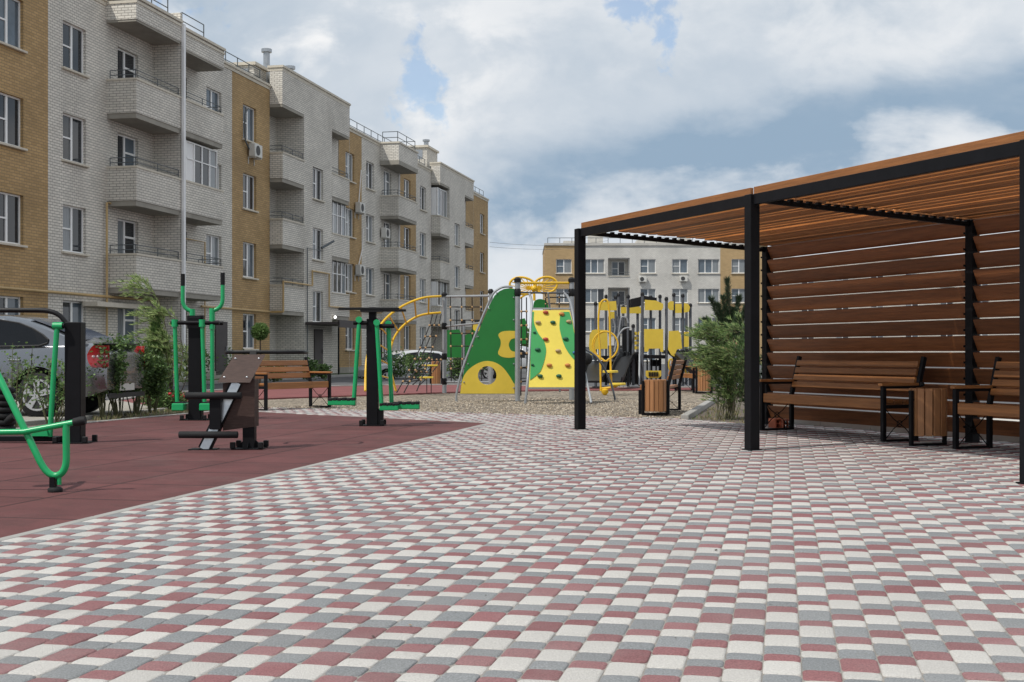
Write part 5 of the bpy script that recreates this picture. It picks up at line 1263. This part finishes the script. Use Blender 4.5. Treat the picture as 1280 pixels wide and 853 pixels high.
# ------------------------------------------------------------------ plants
def rnd_dir(up=.0, side=1.0):
    a = R.uniform(0, 2*PI); z = R.uniform(-.6, 1) + up; v = Vector((math.cos(a)*side, math.sin(a)*side, z)); return v.normalized()
def bush(name, label, cat, loc, hgt, spread, nstem, nleaf, L_, w_, mats, group=None, lean=(0, 0, 0), low=.25, flowers=0):
    t = thing(name, label, cat, loc, 0, group); st = MB(); lf = [MB() for _ in mats]; fl = MB(); lean = Vector(lean)
    for i in range(nstem):
        a = R.uniform(0, 2*PI); r_ = spread * math.sqrt(R.random()); hh = hgt * R.uniform(.65, 1.0)
        base = Vector((math.cos(a), math.sin(a), 0)) * r_ * .25; tip = Vector((math.cos(a), math.sin(a), 0)) * r_ + Vector((0, 0, hh)) + lean * hh
        pts = [base + (tip - base) * k / 5 + Vector((R.uniform(-.03, .03), R.uniform(-.03, .03), 0)) * (k > 0) for k in range(6)]
        st.tube(pts, [.011 * (1 - k / 7) * (hgt ** .5) for k in range(6)], 5)
        for k in range(nleaf):
            f = low + (1 - low) * R.random() ** .8; q = f * 5; j = min(4, int(q)); p = pts[j] + (pts[j+1] - pts[j]) * (q - j)
            p = p + Vector((R.gauss(0, 1), R.gauss(0, 1), R.gauss(0, .8))) * spread * .17
            lf[R.randrange(len(mats))].leaf(p, rnd_dir(.2) + lean, L_ * R.uniform(.6, 1.25), w_ * R.uniform(.7, 1.2))
        if flowers and R.random() < flowers: fl.ball(tip, .035, 0, 7, 5, (1, 1, .7)); fl.ball(tip + Vector((.05, 0, -.04)), .025, 0, 6, 4)
    part('stems', st, M['twig'], t, 60)
    big = MB(); 
    for k, m_ in enumerate(lf): 
        big.add(m_.v, m_.f, k)
    part('foliage', big, [M[x] for x in mats], t, recalc=False)
    if fl.v: part('flowers', fl, M['petal'], t, 60)
    return t
GB = 'rose bushes and saplings in the planting strip'
spots = [(-45, 542, 1.0, .40, ''), (14, 534, 1.15, .42, ''), (66, 529.5, 1.0, .34, ''), (130, 522.8, 1.12, .32, ''), (150, 520.6, 1.25, .36, ''), (170, 518.5, 1.2, .34, ''), (190, 516.8, .95, .26, '')]
labs = ['thin leafy rose bush at the far left edge beside the grey car', 'sparse rose bush in front of the rear door of the grey car', 'sparse rose bush in front of the rear wheel of the grey car', 'rose bush just right of the black stepper post under the red tail light', 'dense rose bush in front of the boot of the grey car', 'rose bush in front of the right end of the grey car', 'small thin rose bush with bare stems left of the green walker']
for (px, py, hh, sp_, _), lb in zip(spots, labs):
    bush('rose_bush', lb, 'bush', G(px, py), hh, sp_, 10, 50 if px < 100 else 300, .060, .036, ['leaf_dark', 'leaf_dark', 'leaf_mid'] if px > 100 else ['leaf_dark', 'leaf_mid'], GB, low=.3 if px < 100 else .42, flowers=0)
for px, py, lb in ((196, 513, 'low flower clump with red blooms left of the green walker base'), (209, 511.5, 'low flower clump with red blooms right beside the green walker'), (222, 510, 'low flower clump with red blooms behind the green walker')):
    bush('flower_clump', lb, 'flowers', G(px, py), .30, .30, 14, 60, .06, .03, ['leaf_mid', 'leaf_dark'], 'low red flower clumps', low=.1, flowers=.35)
# dark column shrub and wind blown willow by the walker
t = thing('columnar_shrub', 'narrow dark green columnar shrub behind the rose bushes', 'shrub', G(196, 512)); st = MB(); lf = [MB(), MB()]
st.tube([(0, 0, 0), (0, 0, 1.4)], [.03, .01], 6)
for k in range(2600):
    z = R.uniform(.1, 1.62); rr = .30 * (1 - (z / 1.7) ** 1.6) * R.uniform(.3, 1.05); a = R.uniform(0, 2*PI)
    lf[k % 2].leaf((rr*math.cos(a), rr*math.sin(a), z), Vector((math.cos(a)*.5, math.sin(a)*.5, 1)) + rnd_dir()*.5, .085, .032)
part('trunk', st, M['bark'], t); bg_ = MB(); bg_.add(lf[0].v, lf[0].f, 0); bg_.add(lf[1].v, lf[1].f, 1); part('foliage', bg_, [M['leaf_dark'], M['leaf_mid']], t, recalc=False)
def feathery(name, label, loc, stems, mats, L_=.11, w_=.014, trunk='bark', nl=46, droop=.25, sr=.010, lo=.22):
    """wind-blown feathery shrub: side sprays of thin leaves along bent stems"""
    t = thing(name, label, 'shrub', loc); st = MB(); lf = [MB() for _ in mats]
    for pts, spread, n in stems:
        pts = smooth_pts([tuple(p) for p in pts], 6, False); pts = [Vector(p) for p in pts]; N_ = len(pts)
        st.tube(pts, [max(.003, sr * (1 - i / N_)) for i in range(N_)], 5)
        for k in range(n):
            i = int(N_ * (lo + (1 - lo) * R.random())); i = min(N_ - 2, i); p = pts[i] + (pts[i+1] - pts[i]) * R.random()
            d_ = (pts[i+1] - pts[i]).normalized(); dr = (d_ * .5 + WIND * .8 + rnd_dir(.1) * .8).normalized(); ln = spread * R.uniform(.4, 1.1)
            sub = [p, p + dr * ln * .5 + Vector((0, 0, .02)), p + dr * ln - Vector((0, 0, droop * ln))]
            st.tube(sub, .0028, 4, caps=False)
            for q in range(nl):
                f = R.random() ** .7; b_ = sub[0] + (sub[1] - sub[0]) * min(1, 2*f) + (sub[2] - sub[1]) * max(0, 2*f - 1)
                lf[R.randrange(len(mats))].leaf(b_, dr + WIND * .35 + rnd_dir(-.2) * .75, L_ * R.uniform(.6, 1.2), w_)
    part('stems', st, M[trunk], t, 60, recalc=False); bg_ = MB()
    for k, m_ in enumerate(lf): bg_.add(m_.v, m_.f, k)
    part('foliage', bg_, [M[x] for x in mats], t, recalc=False); return t
WIND = Vector((-1, -.1, .15))
K = 23.0 / FPX
def wv(px, py, o, dy=0): return ((px - o[0]) * K, dy, (o[1] - py) * K)
o = (214, 512)
feathery('willow_sapling', 'young pale green willow bent left by the wind behind the rose bushes', G(*o), [([wv(214, 512, o), wv(213, 450, o), wv(205, 400, o), wv(196, 372, o), wv(178, 362, o)], .62, 30), ([wv(214, 512, o), wv(210, 460, o, .1), wv(203, 425, o, .1), wv(196, 400, o, .1), wv(184, 392, o, .1)], .55, 20), ([wv(213, 500, o), wv(212, 455, o, -.1), wv(207, 430, o, -.1), wv(196, 418, o, -.1)], .5, 14), ([wv(214, 505, o), wv(216, 470, o), wv(214, 440, o), wv(207, 425, o)], .45, 14), ([wv(216, 505, o), wv(224, 470, o), wv(228, 440, o), wv(222, 405, o), wv(212, 395, o)], .5, 18), ([wv(216, 505, o, .15), wv(228, 480, o, .15), wv(232, 455, o, .15), wv(224, 440, o, .15)], .45, 14)], ['leaf_pale', 'leaf_mid', 'leaf_pale'], .12, .014, nl=34)
# green shrub right of the gravel
WIND = Vector((-.8, -.25, .30)); K = 20.0 / FPX; o = (906, 524)
stems = []
for i in range(30):
    a = R.uniform(0, 2*PI); rr = R.uniform(.05, .42); hh = R.uniform(.75, 1.52) * (1 - .25 * rr)
    b0 = Vector((R.uniform(-.16, .16), R.uniform(-.16, .16), 0)); tip = Vector((math.cos(a) * rr * 1.0 + .06, math.sin(a) * rr, hh))
    mid = b0 + (tip - b0) * .5 + Vector((.06, 0, .08)); tip2 = tip + Vector((-.16, 0, -.02))
    stems.append(([b0, mid, tip, tip2], .36, 21))
feathery('feathery_shrub', 'bushy bright green feathery shrub leaning left at the corner of the planting bed', G(*o), stems, ['leaf_mid', 'leaf_blue', 'leaf_pale'], .085, .010, trunk='twig', nl=22, droop=.15, sr=.006, lo=.12)
WIND = Vector((-.5, 0, .3)); o = (938, 527); stems = []
for i in range(10):
    a = R.uniform(0, 2*PI); rr = R.uniform(.05, .3); hh = R.uniform(.7, 1.25); stems.append(([Vector((0, 0, 0)), Vector((math.cos(a)*rr*.4, math.sin(a)*rr*.4, hh*.5)), Vector((math.cos(a)*rr, math.sin(a)*rr, hh))], .25, 20))
feathery('feathery_shrub', 'darker feathery shrub half hidden behind the middle pergola post', G(935, 522), stems, ['leaf_blue', 'leaf_dark'], .08, .012, nl=22, droop=.2)
# pine
o = G(915, 514); o.z = 0
t = thing('pine_tree', 'young pine with upright bristly candles rising behind the feathery shrub', 'tree', o); st = MB(); nd = MB(); K = o.y / FPX
def pv_(px, py, dy=0): return Vector(((px - 915) * K, dy, (514 - py) * K))
st.tube([pv_(915, 514), pv_(914, 440), pv_(913, 400), pv_(909, 352)], [.05, .04, .028, .012], 7)
brs = [(pv_(914, 415), pv_(909, 350)), (pv_(914, 420), pv_(897, 382)), (pv_(914, 425), pv_(889, 374)), (pv_(914, 420), pv_(904, 372)), (pv_(914, 420), pv_(925, 372, .1)), (pv_(914, 428), pv_(931, 385, -.1)), (pv_(914, 430), pv_(882, 400)), (pv_(914, 410), pv_(917, 388)), (pv_(914, 432), pv_(940, 398, .1)), (pv_(914, 440), pv_(895, 405, .2)), (pv_(914, 450), pv_(935, 420, .3)), (pv_(914, 455), pv_(890, 430, .3)), (pv_(914, 470), pv_(930, 440, -.3)), (pv_(914, 430), pv_(921, 395, -.2))]
for a, b in brs:
    m_ = a + (b - a) * .5 - Vector((0, 0, .10 * (a - b).length)); pts = [Vector(p) for p in smooth_pts([tuple(a), tuple(m_), tuple(b)], 8, False)]
    st.tube(pts, [.022 * (1 - .7 * i / len(pts)) for i in range(len(pts))], 5)
    for k in range(900):
        f = .25 + .75 * R.random(); i = min(len(pts) - 2, int(f * (len(pts) - 1))); d_ = (pts[i+1] - pts[i]).normalized()
        nd.leaf(pts[i] + (pts[i+1] - pts[i]) * R.random(), d_ * .8 + rnd_dir(.0) * .8, .115 * R.uniform(.7, 1.1), .009)
part('trunk', st, M['bark'], t, 60); part('crown', nd, M['needle'], t, recalc=False)
# ball topiary by the ochre wall
o = G(325, 480, -.02); t = thing('ball_tree', 'small round ball tree on a thin stem in front of the ochre wall', 'tree', o); st = MB(); lf = MB(); K = o.y / FPX; cz = (480 - 414.5) * K
st.tube([(0, 0, 0), (.02, 0, cz * .5), (0, 0, cz)], [.035, .03, .02], 6)
for k in range(1500):
    v = rnd_dir(0) ; v = Vector((R.gauss(0,1), R.gauss(0,1), R.gauss(0,1))).normalized(); rr = 9.3 * K * R.uniform(.45, 1.05); lf.leaf(v * rr + Vector((0, 0, cz)), v + rnd_dir() * .8, .10, .045)
part('trunk', st, M['bark'], t); part('crown', lf, [M['leaf_mid']], t, recalc=False)
# planting along the block, seen between the machines
pl = [(300, 478, 1.1, 'bush by the block behind the black walker post'), (345, 477, .7, 'low bush behind the back of the wooden bench'), (385, 475.5, .8, 'low bush right of the wooden bench backrest'), (402, 474, .6, 'small bush left of the air walker post'), (498, 472, 1.1, 'dark bush behind the foot of the arched ladder'), (522, 474, 1.0, 'leafy bush in front of the white hatchback'), (570, 474, 1.1, 'bush in front of the silver car behind the rope net'), (590, 474, 1.2, 'bush behind the green side panel of the climbing frame'), (245, 479, 1.2, 'bush behind the green walker')]
for px, py, hh, lb in pl: bush('bush', lb, 'bush', G(px, py, -.02), hh, hh * .55, 12, 60, .13, .07, ['leaf_dark', 'leaf_mid'], 'bushes along the road', low=.1)
# trees far beyond the yard
for px, Y, hh, lb in ((640, 150, 5.0, 'distant tree in the gap between the two blocks, left one'), (668, 160, 4.4, 'distant tree in the gap between the two blocks, right one')):
    t = thing('distant_tree', lb, 'tree', (P(px, 442, Y).x, Y, -.1), 0, 'distant trees'); st = MB(); lf = MB(); st.tube([(0,0,0), (0,0,hh*.6)], [.2, .1], 6)
    for k in range(900):
        v = Vector((R.gauss(0,1), R.gauss(0,1), R.gauss(0,1))).normalized() * R.uniform(.3, 1) ; lf.leaf((v.x*hh*.45, v.y*hh*.45, hh*.62 + v.z*hh*.38), rnd_dir(), .5, .3)
    part('trunk', st, M['bark'], t); part('crown', lf, M['leaf_mid'], t, recalc=False)
# weeds at the foot of the shrubs: nobody could count them
mb = MB()
def grass_patch(pts, n, h0):
    xs = [p.x for p in pts]; ys_ = [p.y for p in pts]; k = 0
    while k < n:
        x, y = R.uniform(min(xs), max(xs)), R.uniform(min(ys_), max(ys_))
        if not inpoly(x, y, pts): continue
        k += 1; p = Vector((x, y, -.02))
        for q in range(3): mb.leaf(p, Vector((R.uniform(-.5, .5), R.uniform(-.5, .5), 1)), h0 * R.uniform(.5, 1.3), .009, R.choice([0, 1, 1, 1]))
grass_patch([G(862, 524), G(936, 529.5), G(960, 520), G(900, 503)], 420, .05)
grass_patch([G(120, 526), G(280, 513.5), G(262, 507), G(206, 511), G(110, 522)], 700, .08)
o = part('weeds', mb, [M['leaf_mid'], M['straw']], None, recalc=False); o['kind'] = 'stuff'; tag(o, 'short weeds growing in the planting beds', 'weeds')
mb = MB(); a, b = P(612, 303, 100), P(760, 301, 128)
for dz in (0, -.35):
    mb.tube([a + (b - a) * (i / 12) + Vector((0, 0, dz - .35 * (1 - (i / 6 - 1) ** 2))) for i in range(13)], .012, 4)
tag(part('power_lines', mb, M['rail']), 'two thin overhead wires strung across the gap between the blocks', 'power lines')
